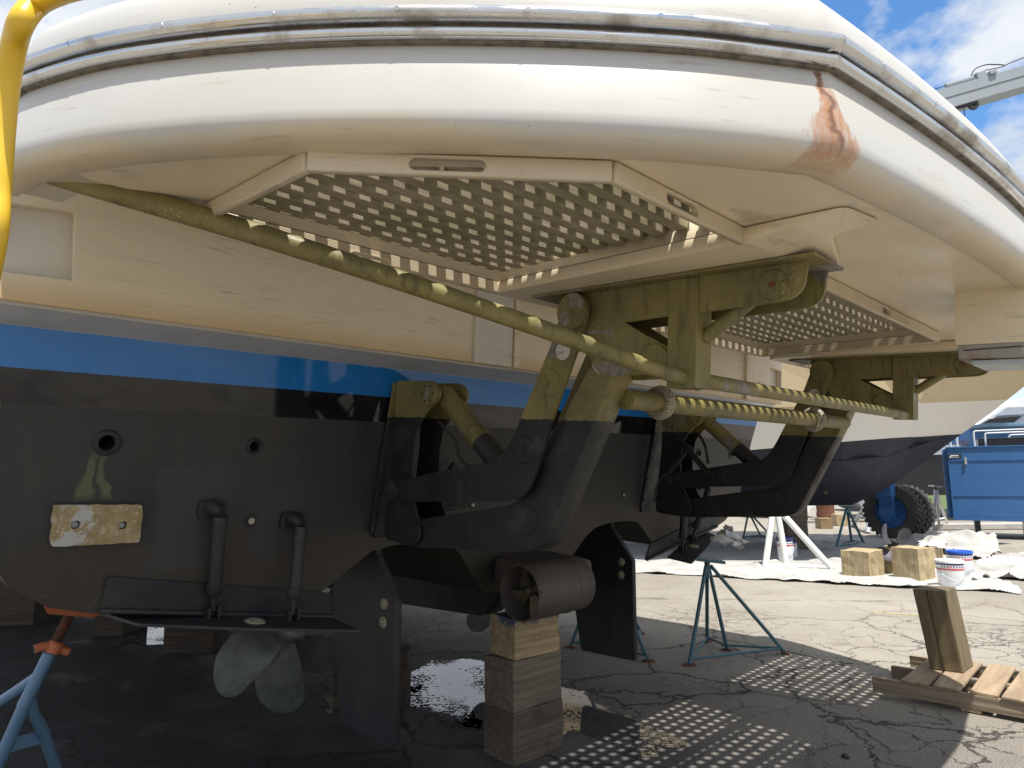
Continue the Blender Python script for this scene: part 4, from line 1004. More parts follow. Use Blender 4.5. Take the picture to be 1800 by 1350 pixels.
Mx = Matrix(((q_.x, uu.x, nv2.x, 0), (q_.y, uu.y, nv2.y, 0), (q_.z, uu.z, nv2.z, 0), (0, 0, 0, 1)))
text_curve('- 26', .034, Matrix.Translation(p0 + dl * .075 - uu * .010) @ Mx, 'ink', t, font_shear=.2)

# ---- yellow hose over the port side of the platform
YU = -3.17
yp = [BA(420, -75, 'u', -2.95), BA(260, -45, 'u', -3.02), BA(150, -26, 'u', -3.10), BA(98, -12, 'u', -3.13), BA(62, 8, 'u', -3.15), BA(38, 38, 'u', YU), BA(26, 75, 'u', YU), BA(14, 142, 'u', YU), BA(5, 225, 'u', YU), BA(-3, 330, 'u', YU), BA(-13, 435, 'u', YU), BA(-60, 640, 'u', YU), BA(-140, 900, 'u', YU)]
yl = [YM @ Vector(p) for p in yp]
hz = yl[-1]; yl += [V(hz.x - .05, hz.y, hz.z * .5), V(hz.x - .1, hz.y + .1, .03)]
ho = tube('shore_hose', smoothpath(yl, 8), .0215, 'yellow', None, 22)
tag(ho, 'thick yellow hose looped down over the port side of the swim platform', 'hose')

# ---- crumpled plastic on the starboard trim tab
def crumple(name, quad, n, amp, mat, label, cat, seed=0, th=.002):
    vs = []
    for j in range(n + 1):
        for i in range(n + 1):
            a, b_ = i / n, j / n
            p = quad[0].lerp(quad[1], a).lerp(quad[3].lerp(quad[2], a), b_)
            vs.append(p + mnoise.noise_vector(p * 9 + V(seed, 0, 0)) * amp + mnoise.noise_vector(p * 27 + V(0, seed, 0)) * amp * .4)
    fs = [(j * (n + 1) + i, j * (n + 1) + i + 1, (j + 1) * (n + 1) + i + 1, (j + 1) * (n + 1) + i) for j in range(n) for i in range(n)]
    o = fromdata(name, vs, fs, mat); m = o.modifiers.new('s', 'SOLIDIFY'); m.thickness = th
    return tag(o, label, cat)
tabz = -.10
qd = [YM @ BA(1250, 948, 'z', tabz), YM @ BA(1304, 966, 'z', tabz), YM @ BA(1318, 950, 'z', tabz + .02), YM @ BA(1275, 923, 'z', tabz + .06)]
crumple('plastic_bag', qd, 12, .05, 'paper', 'crumpled white plastic lying on the starboard trim tab', 'plastic bag', 3)
qd = [YM @ BA(1300, 928, 'z', tabz + .03), YM @ BA(1340, 945, 'z', tabz), YM @ BA(1352, 935, 'z', tabz), YM @ BA(1330, 922, 'z', tabz + .02)]

# ================================================================== pallet and post
A_, B_, C_ = GW(1535, 1222), GW(1800, 1272), GW(1592, 1180)
ex = (B_ - A_).normalized(); ex.z = 0; ey = V(-ex.y, ex.x, 0)
pang = math.atan2(ex.y, ex.x)
t = thing('pallet', 'broken wooden pallet with the leaning post standing on it', 'pallet', (A_.x, A_.y, 0), (0, 0, pang))
def pbx(name, x0, x1, y0, y1, z0, z1, mat, skew=0, rz=0):
    bm = bmesh.new(); bm_box(bm, ((x0 + x1) / 2, (y0 + y1) / 2, (z0 + z1) / 2), (x1 - x0, y1 - y0, z1 - z0), Matrix.Rotation(rz, 3, 'Z'))
    bmesh.ops.subdivide_edges(bm, edges=bm.edges, cuts=2, use_grid_fill=True)
    for v in bm.verts: v.co += mnoise.noise_vector(v.co * 11) * .006
    return bm_obj(name, bm, mat, t, bevel=.002)
for i, (y0, x0) in enumerate(((0, 0), (.42, .02), (.86, .05))): pbx('stringer', x0, 1.30, y0, y0 + .04, .03, .125, 'woodps')
for i, (x0, x1, m_) in enumerate(((.20, .37, 'woodp'), (.385, .55, 'woodp'), (.60, .76, 'woodp'), (.79, .96, 'woodp'), (1.03, 1.15, 'woodp'), (1.18, 1.29, 'woodp'))):
    pbx('deck_board', x0, x1, -.01 + (i % 3) * .008, .92 - (i % 2) * .03, .126, .144, m_, rz=(i % 3 - 1) * .012)
for x0 in (.55, .95, 1.2): pbx('bottom_board', x0, x0 + .11, .0, .9, .008, .028, 'woodp')
# splintered end of the board by the post
pz_ = .146
b0, b1, b2 = GW(1635, 1176, pz_), GW(1694, 1184, pz_), GW(1712, 1171, pz_)
t0, t1_ = None, None
e1_ = (b1 - b0); e2_ = (b2 - b1)
lean = V(-.035, .0, 0)
base4 = [b0, b1, b1 + e2_, b0 + e2_]
hgt = .585
off = V(-.080, .0, hgt)
bm = bmesh.new(); nL = 8; rings = []
for k in range(nL + 1):
    q = k / nL; rings.append([bm.verts.new(p + off * q + mnoise.noise_vector(p * 8 + V(0, 0, q * 5)) * .004) for p in base4])
for k in range(nL):
    for i in range(4): bm.faces.new((rings[k][i], rings[k][(i + 1) % 4], rings[k + 1][(i + 1) % 4], rings[k + 1][i]))
bm.faces.new(rings[0][::-1]); bm.faces.new(rings[-1])
cen = sum(base4, V(0, 0, 0)) / 4
post = bm_obj('timber_post', bm, 'woodpost', None, bevel=.008)
post.data.transform(Matrix.Translation(-V(cen.x, cen.y, pz_))); post.location = (cen.x, cen.y, pz_)
tag(post, 'tall leaning square timber post with a long split, standing on the pallet', 'timber')
sp_ = (b0.lerp(b1, .42)); s1 = sp_ - V(cen.x, cen.y, pz_)
crk = [s1 + off * q + V(mnoise.noise(V(0, 0, q * 6)) * .006, -.003, 0) for q in [k / 12 for k in range(13)]]
tube('split', crk, [.002 + .0015 * (k / 12) for k in range(13)], 'black', post, 6)
# pebble
pb0 = GW(1487, 1332)
bm = bmesh.new(); bmesh.ops.create_icosphere(bm, subdivisions=2, radius=.022)
for v in bm.verts: v.co = v.co * (1 + mnoise.noise(v.co * 60) * .3); v.co.z *= .6
o = bm_obj('stone', bm, 'black', None, auto=60); o.location = (pb0.x, pb0.y, .01); tag(o, 'small black lump of debris on the asphalt near the pallet', 'stone')

# ================================================================== drop cloths
def cloth(name, label, poly, nx, amp, ridges, seed, mat='tarp', bulge=None):
    xs = [p.x for p in poly]; ys = [p.y for p in poly]; x0, x1, y0, y1 = min(xs), max(xs), min(ys), max(ys)
    ny = max(4, int(nx * (y1 - y0) / (x1 - x0)))
    def inside(x, y):
        c = False; n = len(poly)
        for i in range(n):
            a, b_ = poly[i], poly[i - 1]
            if (a.y > y) != (b_.y > y) and x < (b_.x - a.x) * (y - a.y) / (b_.y - a.y) + a.x: c = not c
        return c
    idx = {}; vs = []; fs = []
    def vid(i, j):
        if (i, j) in idx: return idx[(i, j)]
        x = x0 + (x1 - x0) * i / nx; y = y0 + (y1 - y0) * j / ny; q = V(x, y, seed)
        w1 = mnoise.noise_vector(q * 1.1); r = 0
        for k, (fx, fy, am) in enumerate(ridges):
            r += am * max(0, 1 - abs(mnoise.noise(V(x * fx + w1.x * .8, y * fy + w1.y * .8, seed + k * 7)) * 5.))
        z = .012 + r + amp * (mnoise.noise(q * 3) + .5) * .5
        if bulge: z += sum(h * math.exp(-((x - bx) ** 2 + (y - by) ** 2) / (s * s)) for bx, by, s, h in bulge) * (1 + .5 * mnoise.noise(q * 4))
        jit = mnoise.noise_vector(q * 2.5) * .05
        vs.append((x + jit.x, y + jit.y, max(.006, z))); idx[(i, j)] = len(vs) - 1; return len(vs) - 1
    for j in range(ny):
        for i in range(nx):
            cx_ = x0 + (x1 - x0) * (i + .5) / nx; cy_ = y0 + (y1 - y0) * (j + .5) / ny
            n1 = mnoise.noise(V(cx_ * 3, cy_ * 3, seed)) * .12
            if inside(cx_ + n1, cy_ + n1): fs.append((vid(i, j), vid(i + 1, j), vid(i + 1, j + 1), vid(i, j + 1)))
    o = fromdata(name, vs, fs, mat, None, True); return tag(o, label, 'drop cloth')
cloth('drop_cloth', 'long crumpled white drop cloth on the asphalt under the navy hull', [GW(*p) for p in ((1040, 1003), (1100, 1008), (1250, 1014), (1400, 1024), (1520, 1031), (1640, 1036), (1720, 1040), (1800, 1046), (1780, 1030), (1730, 1012), (1700, 985), (1640, 960), (1560, 944), (1400, 940), (1250, 938), (1040, 945))], 300, .012, [(.7, 2.4, .030), (1.6, 1.0, .018)], 3)
cloth('drop_cloth', 'white drop cloth bunched in a heap right of the two paint buckets', [GW(*p) for p in ((1712, 1024), (1745, 1019), (1800, 1022), (1900, 1024), (1900, 985), (1800, 978), (1740, 985), (1718, 995))], 150, .04, [(1.1, 2.0, .07), (2.2, 1.4, .04)], 11)
cl_ = GW(1690, 975)
cloth('drop_cloth', 'grey white drop cloth heaped in front of the big tyre', [GW(*p) for p in ((1560, 968), (1640, 975), (1720, 985), (1765, 982), (1745, 962), (1720, 948), (1690, 942), (1650, 944), (1600, 955))], 120, .06, [(.8, 1.2, .10), (1.8, 1.3, .05)], 21, bulge=[(GW(1670, 968).x, GW(1670, 968).y, 1.0, .22), (GW(1730, 966).x, GW(1730, 966).y, .7, .15)])

# ---- four short blocks in the sun, a spare propeller and a rag
def blk(x0, xm, x1, yb0, ybm, yb1, ytop, label):
    a, m_, c = GW(x0, yb0), GW(xm, ybm), GW(x1, yb1)
    w1, w2 = (m_ - a).length, (c - m_).length; e1 = (a - m_).normalized(); e2 = (c - m_).normalized()
    s_ = (w1 + w2) / 2
    ang = math.atan2(e2.y, e2.x); c0 = m_ + e2 * (w2 / 2) + V(-e2.y, e2.x, 0) * (w1 / 2)
    h = 1.6 - (ytop - 840) / 1200 * m_.y
    return timber(label, (c0.x, c0.y, .01), (w2, w1, h), ang, 'woodb', group='pine blocks standing on the drop cloth', chip=.012), c0, h
k1 = blk(1505, 1530, 1556, 1011, 1018, 1012, 973, 'pine block with a dirty dark left face, leftmost on the drop cloth')
k3 = blk(1590, 1618, 1645, 1016, 1023, 1019, 969, 'large pine block nearest the camera on the drop cloth')
k2 = blk(1556, 1575, 1592, 1008, 1011, 1006, 966, 'pine block at the back under the loose propeller blades')
k4 = blk(1622, 1640, 1661, 1004, 1006, 1003, 966, 'pine block carrying the rag beside the paint buckets')
pr = thing('spare_propeller', 'dark spare boat propeller lying across the pine blocks', 'propeller', (k2[1].x - .05, k2[1].y - .15, k2[2] + .06))
lathe('hub', [(0, -.08), (.07, -.08), (.08, .06), (0, .08)], 'black', pr, (0, 0, 0), (.2, -.3, 1), 20)
bm_l = blade_mesh(.36, 8, 6); bm_l.materials.clear(); MT['spare'] = m_simple('bronze_dark', (.07, .065, .08), (.045, .04, .045), 6, .5, .2); bm_l.materials.append(MT['spare'])
for k in range(4):
    bo = bpy.data.objects.new('blade', bm_l); COL.objects.link(bo); bo.parent = pr; bo.rotation_euler = (R(8), R(90 * k + 40), R(8))
rg = k4[1]; 
qd = [V(rg.x - .28, rg.y - .12, k4[2] + .03), V(rg.x + .2, rg.y - .16, k4[2] + .03), V(rg.x + .2, rg.y + .1, k4[2] + .10), V(rg.x - .2, rg.y + .1, k4[2] + .05)]
crumple('rag', qd, 14, .09, 'paper', 'crumpled grey and white rag on the rightmost pine block', 'rag', 8)

# ---- paint buckets
def bucket(px0, px1, pyb, pyt, label, lid, group, full=True):
    c = GW((px0 + px1) / 2, pyb); d = c.y; r = (px1 - px0) / 2 / 1200 * d; h = (pyb - pyt) / 1200 * d
    c = c + V(0, r * .9, 0)
    t = thing('paint_bucket', label, 'bucket', (c.x, c.y, .008), (0, 0, random.uniform(-.3, .3)), group)
    lathe('bucket_body', [(0, 0), (r * .86, 0), (r * .88, .01), (r * .97, h * .80), (r * .98, h * .93), (r * .96, h * .93), (r * .86, .02), (0, .02)], 'bucket', t)
    lathe('red_band', [(r * .955, h * .66), (r * .972, h * .66), (r * .978, h * .71), (r * .96, h * .71)], 'red', t, closed=True)
    lathe('navy_band', [(r * .965, h * .84), (r * .990, h * .84), (r * .996, h * .90), (r * .97, h * .90)], 'navy', t, closed=True)
    lathe('lid', [(0, h * .96), (r * .9, h * .96), (r * .93, h * .985), (r * 1.03, h), (r * 1.05, h * .97), (r * 1.04, h * .905), (r * .98, h * .905)], lid, t)
    arc = [(r * 1.0 * math.cos(a), -r * 1.02 * abs(math.sin(a)) - .0, h * .72 - math.sin(a) * h * .42) for a in [math.pi * k / 16 for k in range(17)]]
    tube('bail_handle', arc, .004, 'galv', t, 8)
    # printed strip of small navy lettering between the bands, the words are too small to read in the photograph
    for k in range(9):
        a = R(-150 + 13 * k); x, y_ = r * .978 * math.cos(a), r * .978 * math.sin(a)
        box('print_mark', (x, y_, h * .775), (r * .10, .003, h * .045), 'navy' if k != 3 else 'red', t, rot=Matrix.Rotation(a + math.pi / 2, 3, 'Z'))
    return t
bucket(1664, 1707, 1036, 990, 'white paint bucket with a drip stained label, the nearer of two beside the pine blocks', 'bucket', 'paint buckets')
bucket(1682, 1722, 1017, 973, 'white paint bucket with a bright blue lid, the farther of two beside the pine blocks', 'lidblue', 'paint buckets')
bucket(1373, 1400, 990, 948, 'white paint bucket with a navy lid shaded under the navy hull', 'navy', 'paint buckets')
bucket(1388, 1405, 980, 953, 'smaller paint bucket tucked behind the navy lidded bucket', 'navy', 'paint buckets')

# ---- grey cribbing and small blocks under the navy boat
a, c = GW(1386, 968), GW(1424, 968); wd = (c - a).length; mx = (a + c) / 2
zt_ = 1.6 - (893 - 840) / 1200 * mx.y
for k, nm in enumerate(('lowest', 'middle', 'topmost')):
    timber('grey timber block under the navy hull, %s of its stack' % nm, (mx.x, mx.y + .25, zt_ / 3 * k), (wd * .98, .5, zt_ / 3 - .003), .1 * (k - 1), 'woodg', group='cribbing under the navy hull')
for (x0, x1, yb, yt_, lb, m_) in ((1444, 1466, 930, 912, 'small dark faced block under the navy hull', 'wood'), (1472, 1492, 925, 905, 'small tan block right of the dark faced block', 'woodb')):
    a, c = GW(x0, yb), GW(x1, yb); timber(lb, ((a.x + c.x) / 2, a.y + .2, 0), ((c - a).length, .4, (yb - yt_) / 1200 * a.y), 0, m_)
a = GW(1452, 914)
o = lathe('drum', [(0, 0), (.3, 0), (.31, .25), (.29, .3), (.31, .6), (.30, .85), (0, .85)], 'rusty', None, (0, 0, 0)); o.location = (a.x, a.y, 0); tag(o, 'rusty brown drum far back under the navy hull', 'drum')

# ================================================================== navy hulled boat behind
MT['navyhull'] = None
b = NB('neighbour_hull'); x, y, z = b.xyz()
c = b.mix(b.rng(b.math('ADD', z, b.math('MULTIPLY', x, -.077)), 2.225, 2.230), b.mix(b.rng(b.noise(.8, 4), .4, .7), (.012, .013, .024), (.020, .021, .034)), (.66, .63, .57))
c = b.mix(b.rng(b.math('ADD', z, b.math('MULTIPLY', x, -.079)), 2.86, 2.864), c, (.50, .40, .25))  # tan above the knuckle: shade of the down-facing flare put into the colour
MT['navyhull'] = b.fin(c, .6, spec=.25)
# stations along x (boat frame x = towards the bow = world +x, slightly towards the camera)
st_ = [  # x, keel z, chine(half, z), waterline(half, z), knuckle(half, z), sheer(half, z)
    (-6.0, .95, 2.7, 1.75, 3.10, 2.06, 3.2, 2.70, 3.4, 4.3),
    (-3.0, .93, 2.75, 1.80, 3.15, 2.14, 3.3, 2.76, 3.5, 4.4),
    (-.5, .93, 2.6, 1.86, 2.95, 2.20, 3.2, 2.82, 3.5, 4.5),
    (.45, .94, 2.1, 1.93, 2.45, 2.27, 2.85, 2.91, 3.4, 4.6),
    (1.03, 1.2, 1.55, 2.05, 1.85, 2.33, 2.35, 2.97, 3.1, 4.65),
    (1.36, 1.41, 1.05, 2.12, 1.3, 2.375, 1.75, 3.05, 2.6, 4.7),
    (1.83, 1.76, .72, 2.24, .92, 2.41, 1.45, 3.08, 2.45, 4.75),
    (2.32, 2.107, .38, 2.37, .50, 2.45, 1.1, 3.12, 2.2, 4.8),
    (2.85, 2.49, .02, 2.495, .03, 2.50, .72, 3.16, 1.9, 4.9),
    (3.48, 2.94, .01, 2.945, .015, 2.95, .28, 3.21, 1.5, 5.0),
    (3.83, 3.22, .01, 3.225, .015, 3.23, .02, 3.24, 1.25, 5.05),
    (5.2, 4.3, .01, 4.31, .015, 4.32, .02, 4.33, .4, 5.1)]
vs, fs = [], []
for (x_, kz, ch, cz, wl, wz, kn, knz, sh_, shz) in st_:
    pr_ = [(0, kz), (ch * .55, kz + (cz - kz) * .45), (ch, cz), (ch * 1.03 + .01, cz + .015), (wl, wz), (kn, knz), (kn + .03, knz + .02), (sh_, shz)]
    row = [(-a, z_) for a, z_ in pr_[::-1]] + pr_[1:]
    for a, z_ in row: vs.append((x_, a, z_))
nr_ = 15
for i in range(len(st_) - 1):
    for k in range(nr_ - 1): fs.append((i * nr_ + k, (i + 1) * nr_ + k, (i + 1) * nr_ + k + 1, i * nr_ + k + 1))
fs.append(tuple(range(nr_))[::-1])
nb_ = thing('neighbour_boat', 'neighbouring motor boat with cream topsides and navy bottom raised on stands', 'boat', (6.95, 15.2, 0), (0, 0, R(-9)))
hb_ = fromdata('hull', vs, fs, 'navyhull', nb_)
fromdata('deck', [(-6, -2.65, 4.3), (0, -2.85, 4.5), (2.3, -2.2, 4.8), (5.2, 0, 5.1), (2.3, 2.2, 4.8), (0, 2.85, 4.5), (-6, 2.65, 4.3)], [(0, 1, 2, 3, 4, 5, 6)], 'whitepaint', nb_)
# bow thruster tunnel mouth on the near side
nI = (Matrix.Translation((6.95, 15.2, 0)) @ Matrix.Rotation(R(-9), 4, 'Z')).inverted()
cN = nI @ CAM; dN = nI.to_3x3() @ rayw(1452, 853); nN = V(0, -.36, -.93).normalized(); pN = V(0, 0, .94)
hN = cN + dN * ((pN - cN).dot(nN) / dN.dot(nN))
bt_ = lathe('bow_thruster_tunnel', [(.30, -.02), (.30, .012), (.33, .016), (.345, .006), (.345, -.02)], 'black', nb_, hN, nN, 30)
disc('tunnel_shade_disc', hN + nN * .001, nN, .30, .004, 'black', nb_)  # dark disc laid on the hull, standing in for the tunnel's shaded hollow
for k in range(3):
    a = R(120 * k + 20); box('thruster_blade', (hN.x + .09 * math.cos(a), hN.y - .02, hN.z - .02 + .09 * math.sin(a)), (.13, .01, .06), 'fan', nb_, rot=Matrix.Rotation(-a, 3, 'Y'))
tube('spray_rail', smoothpath([(-6, -2.72, 1.75), (-3, -2.77, 1.80), (-.5, -2.62, 1.86), (.45, -2.12, 1.93), (1.03, -1.57, 2.05), (1.83, -.74, 2.24), (2.32, -.40, 2.37)], 5), .03, 'navyhull', nb_, 8)

# ================================================================== boat hoist: tyres, leg, blue machinery box
def tyre(parent, c, Ro, wd, name='tyre', vis=True):
    prof = [(Ro * .56, -wd * .42), (Ro * .62, -wd * .5), (Ro * .85, -wd * .52), (Ro * .94, -wd * .48), (Ro * .965, -wd * .3), (Ro * .965, wd * .3), (Ro * .94, wd * .48), (Ro * .85, wd * .52), (Ro * .62, wd * .5), (Ro * .56, wd * .42)]
    w_ = lathe(name, prof, 'tyre', parent, c, (0, 1, 0), 48, closed=True)
    bm = bmesh.new(); N = 30
    for k in range(N):
        for sgn in (-1, 1):
            a = 2 * math.pi * (k + (.5 if sgn > 0 else 0)) / N
            m = Matrix.Rotation(a, 3, 'Y')
            pos = m @ V(0, sgn * wd * .27, Ro * .965); bm_box(bm, Vector(c) + pos, (Ro * .10, wd * .50, Ro * .075), m @ Matrix.Rotation(sgn * .45, 3, 'Z'))
    tr = bm_obj('tread', bm, 'tyre', w_); 
    lathe('rim', [(0, -wd * .20), (Ro * .22, -wd * .22), (Ro * .24, -wd * .16), (Ro * .50, -wd * .24), (Ro * .55, -wd * .42), (Ro * .57, -wd * .42), (Ro * .57, wd * .4), (0, wd * .4)], 'container', w_, c, (0, 1, 0), 36)
    for k in range(8):
        a = 2 * math.pi * k / 8; disc('wheel_nut', (c[0] + Ro * .34 * math.cos(a), c[1] - wd * .20, c[2] + Ro * .34 * math.sin(a)), (0, -1, 0), Ro * .035, Ro * .04, 'container', w_, .002, 8)
    return w_
ty = GW(1592, 949); Ro = .66
hoist = thing('boat_hoist_wheel', 'big chunky hoist tyre with a blue steel leg beyond the navy bow', 'boat hoist', (ty.x - .1, ty.y + .25, 0), (0, 0, R(-50)))
tyre(hoist, (0, 0, Ro), Ro, .46)
tyre(hoist, (.0, .62, Ro), Ro, .46)
dpt = ty.y
plate('leg', [rnd([(-.16, .52), (.14, .50), (.17, 2.6), (-.20, 2.6)], .02)], -.38, -.28, MUZ, 'container', hoist, bevel=.01)
box('leg_box', (-.01, -.36, 1.9), (.36, .30, 1.7), 'container', hoist, bevel=.015)
box('leg_crossbar', (-.01, -.40, 1.02), (.38, .16, .05), 'container', hoist, bevel=.01)
for k in range(4): disc('bolt', (-.13 + .08 * k, -.385, .86), (0, -1, 0), .02, .02, 'container', hoist, .002, 8)
plate('axle_plate', [rnd([(-.18, .74), (.16, .74), (.16, .60), (.05, .46), (-.07, .46), (-.18, .60)], .02)], -.42, -.38, MUZ, 'container', hoist, bevel=.006)
disc('axle_cap', (-.01, -.42, .60), (0, -1, 0), .05, .03, 'container', hoist)

DC = 17.4
p0 = AD(1665, 797, DC); xl = p0.x
def zc(py, d=DC): return 1.6 - (py - 840) / 1200 * d
t = thing('machinery_box', 'long blue steel machinery box with latches and welded pipe rails on top', 'machinery box', (xl, DC, 0), (0, 0, R(-31)))
ztop, zbot = zc(796), zc(914)
LB = 4.2
box('box_body', (LB / 2, .8, (ztop + zbot) / 2), (LB, 1.6, ztop - zbot), 'container', t, bevel=.01)
zs1, zs2 = zc(818), zc(878)
box('seam_strip', (LB / 2, -.008, zs1), (LB - .1, .020, .022), 'container', t, bevel=.003)
box('seam_strip', (LB / 2, -.008, zs2), (LB - .1, .020, .022), 'container', t, bevel=.003)
box('top_lip', (LB / 2, .8, ztop + .012), (LB + .05, 1.66, .030), 'container', t, bevel=.005)
box('corner_post', (-.055, .3, (ztop + zbot) / 2 - .03), (.10, .30, ztop - zbot), 'container', t, bevel=.005)
box('bottom_rail', (LB / 2, .02, zbot - .045), (LB, .06, .085), 'container', t, bevel=.005)
for lx in (.37, 1.87, 3.3):
    ps = box('latch', (lx, -.03, zs1 - .02), (.055, .05, .16), 'galv', t, bevel=.005); box('latch_hook', (lx + .01, -.05, zs1 + .05), (.035, .02, .06), 'galv', ps, bevel=.003); disc('latch_bolt', (lx, -.055, zs1 - .07), (0, -1, 0), .012, .01, 'galv', ps, .001, 8)
pl_ = box('name_plate', (.16, -.012, zs1 + .11), (.27, .012, .11), 'black', t, bevel=.002)
box('plate_field', (.15, -.020, zs1 + .125), (.17, .004, .03), 'paper', pl_); box('plate_field', (.06, -.020, zs1 + .09), (.04, .004, .04), 'paper', pl_); box('plate_field', (.15, -.020, zs1 + .075), (.2, .004, .008), 'paper', pl_)
for k, (x0, hh) in enumerate(((.62, .42), (.86, .36), (1.36, .30), (1.66, .23), (2.1, .17), (2.2, .14))):
    tube('pipe_rail', smoothpath([(x0, .4 + k * .1, ztop), (x0, .4 + k * .1, ztop + hh - .06), (x0 + .06, .4 + k * .1, ztop + hh), (x0 + .4, .4 + k * .1, ztop + hh + .005), (LB, .4 + k * .1, ztop + hh + .02)], 4), .022, 'white_stand', t, 10)
for x0 in (.1, .25): tube('pipe_rail', [(x0, .5, ztop), (x0, .5, ztop + .30)], .028, 'white_stand', t, 10)
box('engine_block', (LB / 2 + .3, 1.0, ztop + .13), (LB - .8, .9, .22), 'darkhull', t, bevel=.03)
for k in range(5): box('cooling_fin', (.4, .55, ztop + .05 + .035 * k), (.22, .02, .014), 'rusty', t)
for x0 in (.5, 1.5, 3.4): box('skid_leg', (x0, .4, zbot / 2 - .02), (.12, .5, zbot - .02), 'darkhull', t)
lv = GW(1700, 936)
o = box('concrete_curb', (0, 0, .09), (14, .5, .16), 'concrete', None, bevel=.02); o.location = (lv.x + 5.2, lv.y + 1.0, 0); tag(o, 'low pale concrete curb running under the blue machinery box', 'curb')

# ---- blue deck house and white motor yacht behind the box
t = thing('blue_barge', 'pale blue flat topped barge body behind the pipe rails', 'barge', (17.5, 24.0, 0))
zb_ = 1.6 + (840 - 757) / 1200 * 24; box('barge_body', (1.6, 1, zb_ / 2 + .8), (6.0, 2, zb_ - 1.6), 'container', t, bevel=.05); box('barge_edge', (1.6, 0, zb_ - .05), (6.05, 2.1, .12), 'blue_stand', t, bevel=.02)
t = thing('white_motor_yacht', 'white motor yacht with a long raked dark window, far right behind the blue box', 'yacht', (0, 0, 0))
DW = 27.
def W(x, y, d=DW): return AD(x, y, d)
def slab(name, pix, d, th, mat, par=None):
    P = [W(x, y, d) for x, y in pix]; Q = [p + V(.0, th, 0) for p in P]; n_ = len(P)
    return fromdata(name, P + Q, [tuple(range(n_)), tuple(range(n_, 2 * n_))[::-1]] + [(k, n_ + k, n_ + (k + 1) % n_, (k + 1) % n_) for k in range(n_)], mat, par or t)
slab('cabin_side', [(1690, 768), (1900, 768), (1900, 690), (1800, 700), (1770, 712), (1690, 765)], 27.2, 2.5, 'whitepaint')
slab('cabin_window', [(1706, 758), (1765, 756), (1797, 731), (1742, 736)], 27.0, .15, 'glassdark')
slab('grey_stripe', [(1748, 731), (1900, 722), (1900, 712), (1772, 716)], 27.0, .15, 'galv')
slab('hull', [(1650, 768), (1950, 768), (1950, 800), (1660, 800)], 27.1, 3, 'whitepaint')
t = thing('dark_hulled_boat', 'glossy black hulled boat in the distance behind the big tyre', 'boat', (0, 0, 0))
slab('hull', [(1530, 800), (1700, 792), (1780, 800), (1780, 868), (1560, 872), (1540, 850)], 24.5, 3, 'darkhull')
slab('topsides', [(1560, 787), (1720, 780), (1720, 796), (1560, 803)], 24.4, 2.5, 'galv')

# ---- far yard
def fbox(name, label, cat, px0, px1, pyb, pyt, d, th, mat):
    a, c = AD(px0, pyb, d), AD(px1, pyt, d); z0 = 0; z1 = c.z
    o = box(name, (0, 0, (z1 - z0) / 2), (c.x - a.x, th, z1 - z0), mat, None, bevel=.03); o.location = ((a.x + c.x) / 2, d + th / 2, z0)
    return tag(o, label, cat)
g_ = fromdata('grass_verge', [(18, 30, .005), (60, 30, .005), (60, 60, .005), (18, 60, .005)], [(0, 1, 2, 3)], 'hedge'); struct(g_)
def hedge(label, x0, x1, y0, h, n, seed):
    random.seed(seed); vs, fs = [], []
    for k in range(n):
        x = random.uniform(x0, x1); y_ = y0 + random.uniform(0, 3); z = h * random.random() ** .7 * (.7 + .3 * math.sin(x * .7 + seed)); s_ = .18 + random.random() * .22
        d1 = V(random.gauss(0, 1), random.gauss(0, 1), random.gauss(0, 1)).normalized(); d2 = d1.orthogonal().normalized(); p = V(x, y_, z); i = len(vs)
        vs += [p - d1 * s_, p + d2 * s_ * .5, p + d1 * s_, p - d2 * s_ * .5]; fs.append((i, i + 1, i + 2, i + 3))
    o = fromdata('tree_line', vs, fs, 'hedge'); o['kind'] = 'stuff'; return o
hedge('far', -60, 90, 70, 4.2, 9000, 2)
fbox('warehouse', 'long pale warehouse on the far side of the yard', 'building', 1100, 1700, 860, 838, 62, 8, 'whitepaint')
for i, (x0, x1, yt_, d, lb, m_) in enumerate(((1330, 1440, 885, 26, 'white hull section standing far back under the navy boat', 'whitepaint'), (1500, 1560, 880, 30, 'pale hull far back between the stands', 'galv'))):
    a = AD(x0, yt_, d); c = AD(x1, yt_, d); w_ = c.x - a.x
    prof_ = [(-w_ / 2, .9), (-w_ / 2 + .5, .3), (w_ / 2 - .6, .3), (w_ / 2, .9), (w_ / 2 + .3, 1.6), (-w_ / 2 - .1, 1.6)]
    o = plate('distant_hull', [rnd(prof_, .15)], 0, 2.2, MUZ, m_, None, bevel=.05); o.location = ((a.x + c.x) / 2, d, -.25); tag(o, lb, 'boat')

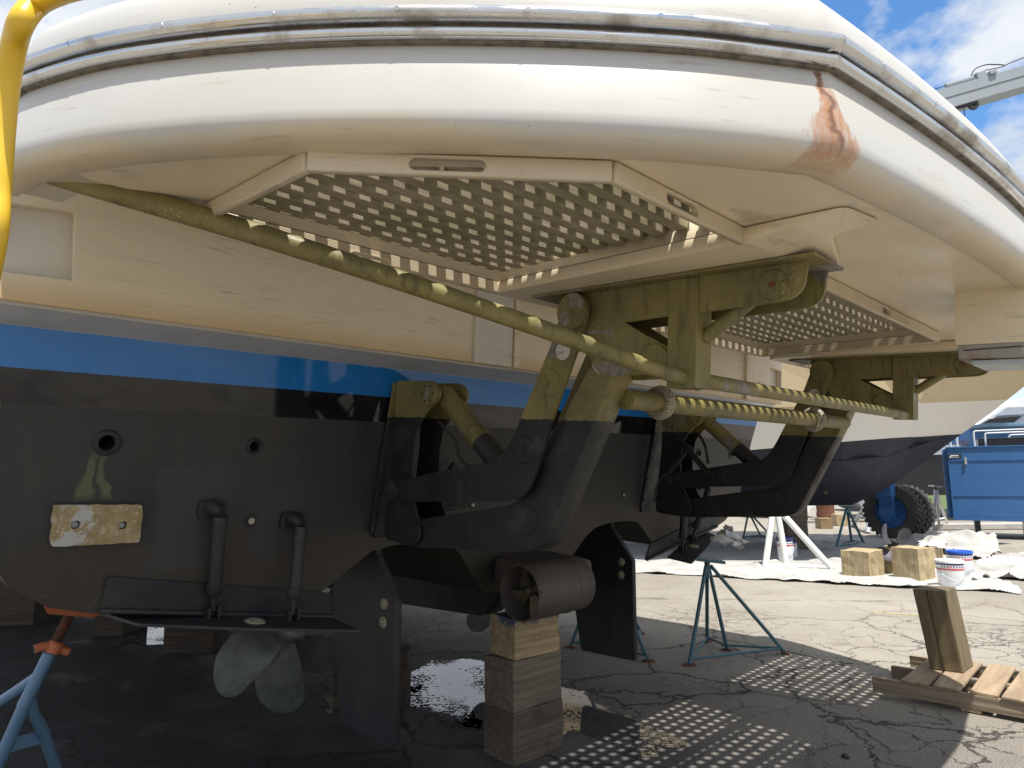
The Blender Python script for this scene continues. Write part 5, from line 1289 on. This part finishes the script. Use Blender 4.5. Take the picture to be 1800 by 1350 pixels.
# ---- crane boom against the sky
DB = 19.
t = thing('crane_boom', 'grey steel crane boom with hydraulic hoses and a sheave against the clouds', 'crane', (0, 0, 0))
e0, e1 = AD(1560, 200, DB), AD(1950, 88, DB)
dbm = (e1 - e0).normalized(); upb = V(0, 0, 1); nrmb = dbm.cross(V(0, 1, 0)); 
nrmb = V(0, 1, 0).cross(dbm).normalized() * -1 if V(0, 1, 0).cross(dbm).z < 0 else V(0, 1, 0).cross(dbm).normalized()
Mb = Matrix(((dbm.x, 0, nrmb.x, e0.x), (dbm.y, 1, nrmb.y, e0.y), (dbm.z, 0, nrmb.z, e0.z), (0, 0, 0, 1)))
Lb = (e1 - e0).length
def bb(name, c, s, mat='boomgrey', par=None, bev=.02):
    bm = bmesh.new(); bm_box(bm, c, s); bm.transform(Mb); return bm_obj(name, bm, mat, par or t, bevel=bev)
bb('boom_section', (Lb / 2, .3, -.05), (Lb, .60, .62))
bb('boom_plate', (Lb / 2 + .5, -.012, .12), (Lb, .02, .30), bev=.004)
bb('boom_head', (1.22, .3, .22), (.40, .5, .36), bev=.05)
hy = bb('hydraulic_ram', (2.5, .1, .37), (.9, .12, .13), bev=.04)
bb('bracket', (3.15, .05, .36), (.30, .14, .22), bev=.02); bb('bracket', (3.45, .05, .32), (.22, .3, .12), bev=.02)
tl_ = lambda p: (Mb @ Vector(p))
tube('control_wire', [tl_((1.3, .1, .36)), tl_((2.1, .1, .38))], .012, 'rubber', t, 6)
tube('hydraulic_hose', smoothpath([tl_((2.9, .1, .42)), tl_((3.1, .1, .62)), tl_((3.5, .1, .66)), tl_((4.0, .1, .50))], 6), .018, 'rubber', t, 8)
tube('hydraulic_hose', smoothpath([tl_((2.95, .1, .40)), tl_((3.3, .1, .50)), tl_((3.9, .1, .46)), tl_((4.3, .1, .52)), tl_((5.6, .1, .62))], 6), .016, 'rubber', t, 8)
sc = tl_((2.62, .1, -.42))
sv = lathe('sheave', [(.05, -.04), (.15, -.04), (.17, -.02), (.17, .02), (.15, .04), (.05, .04)], 'black', t, sc, (0, 1, 0), 26, closed=True)
bb('sheave_bracket', (2.42, .1, -.38), (.7, .10, .10), 'black', bev=.02)
tube('hoist_cable', [sc - V(.28, 0, 0), sc - V(.28, 0, 5.0)], .014, 'rubber', t, 6)
#ENDPART3

# the yacht is described above as (across, aft, up), a left-handed frame: turn it into Blender's right-handed one
SF = Matrix.Diagonal((1, -1, 1, 1)); done = set()
def refl(o):
    for ch in list(o.children):
        if ch.data is not None and ch.data.name not in done:
            done.add(ch.data.name); ch.data.transform(SF); ch.data.flip_normals()
        ch.matrix_basis = SF @ ch.matrix_basis @ SF
        refl(ch)
bpy.context.view_layer.update()
refl(Y)
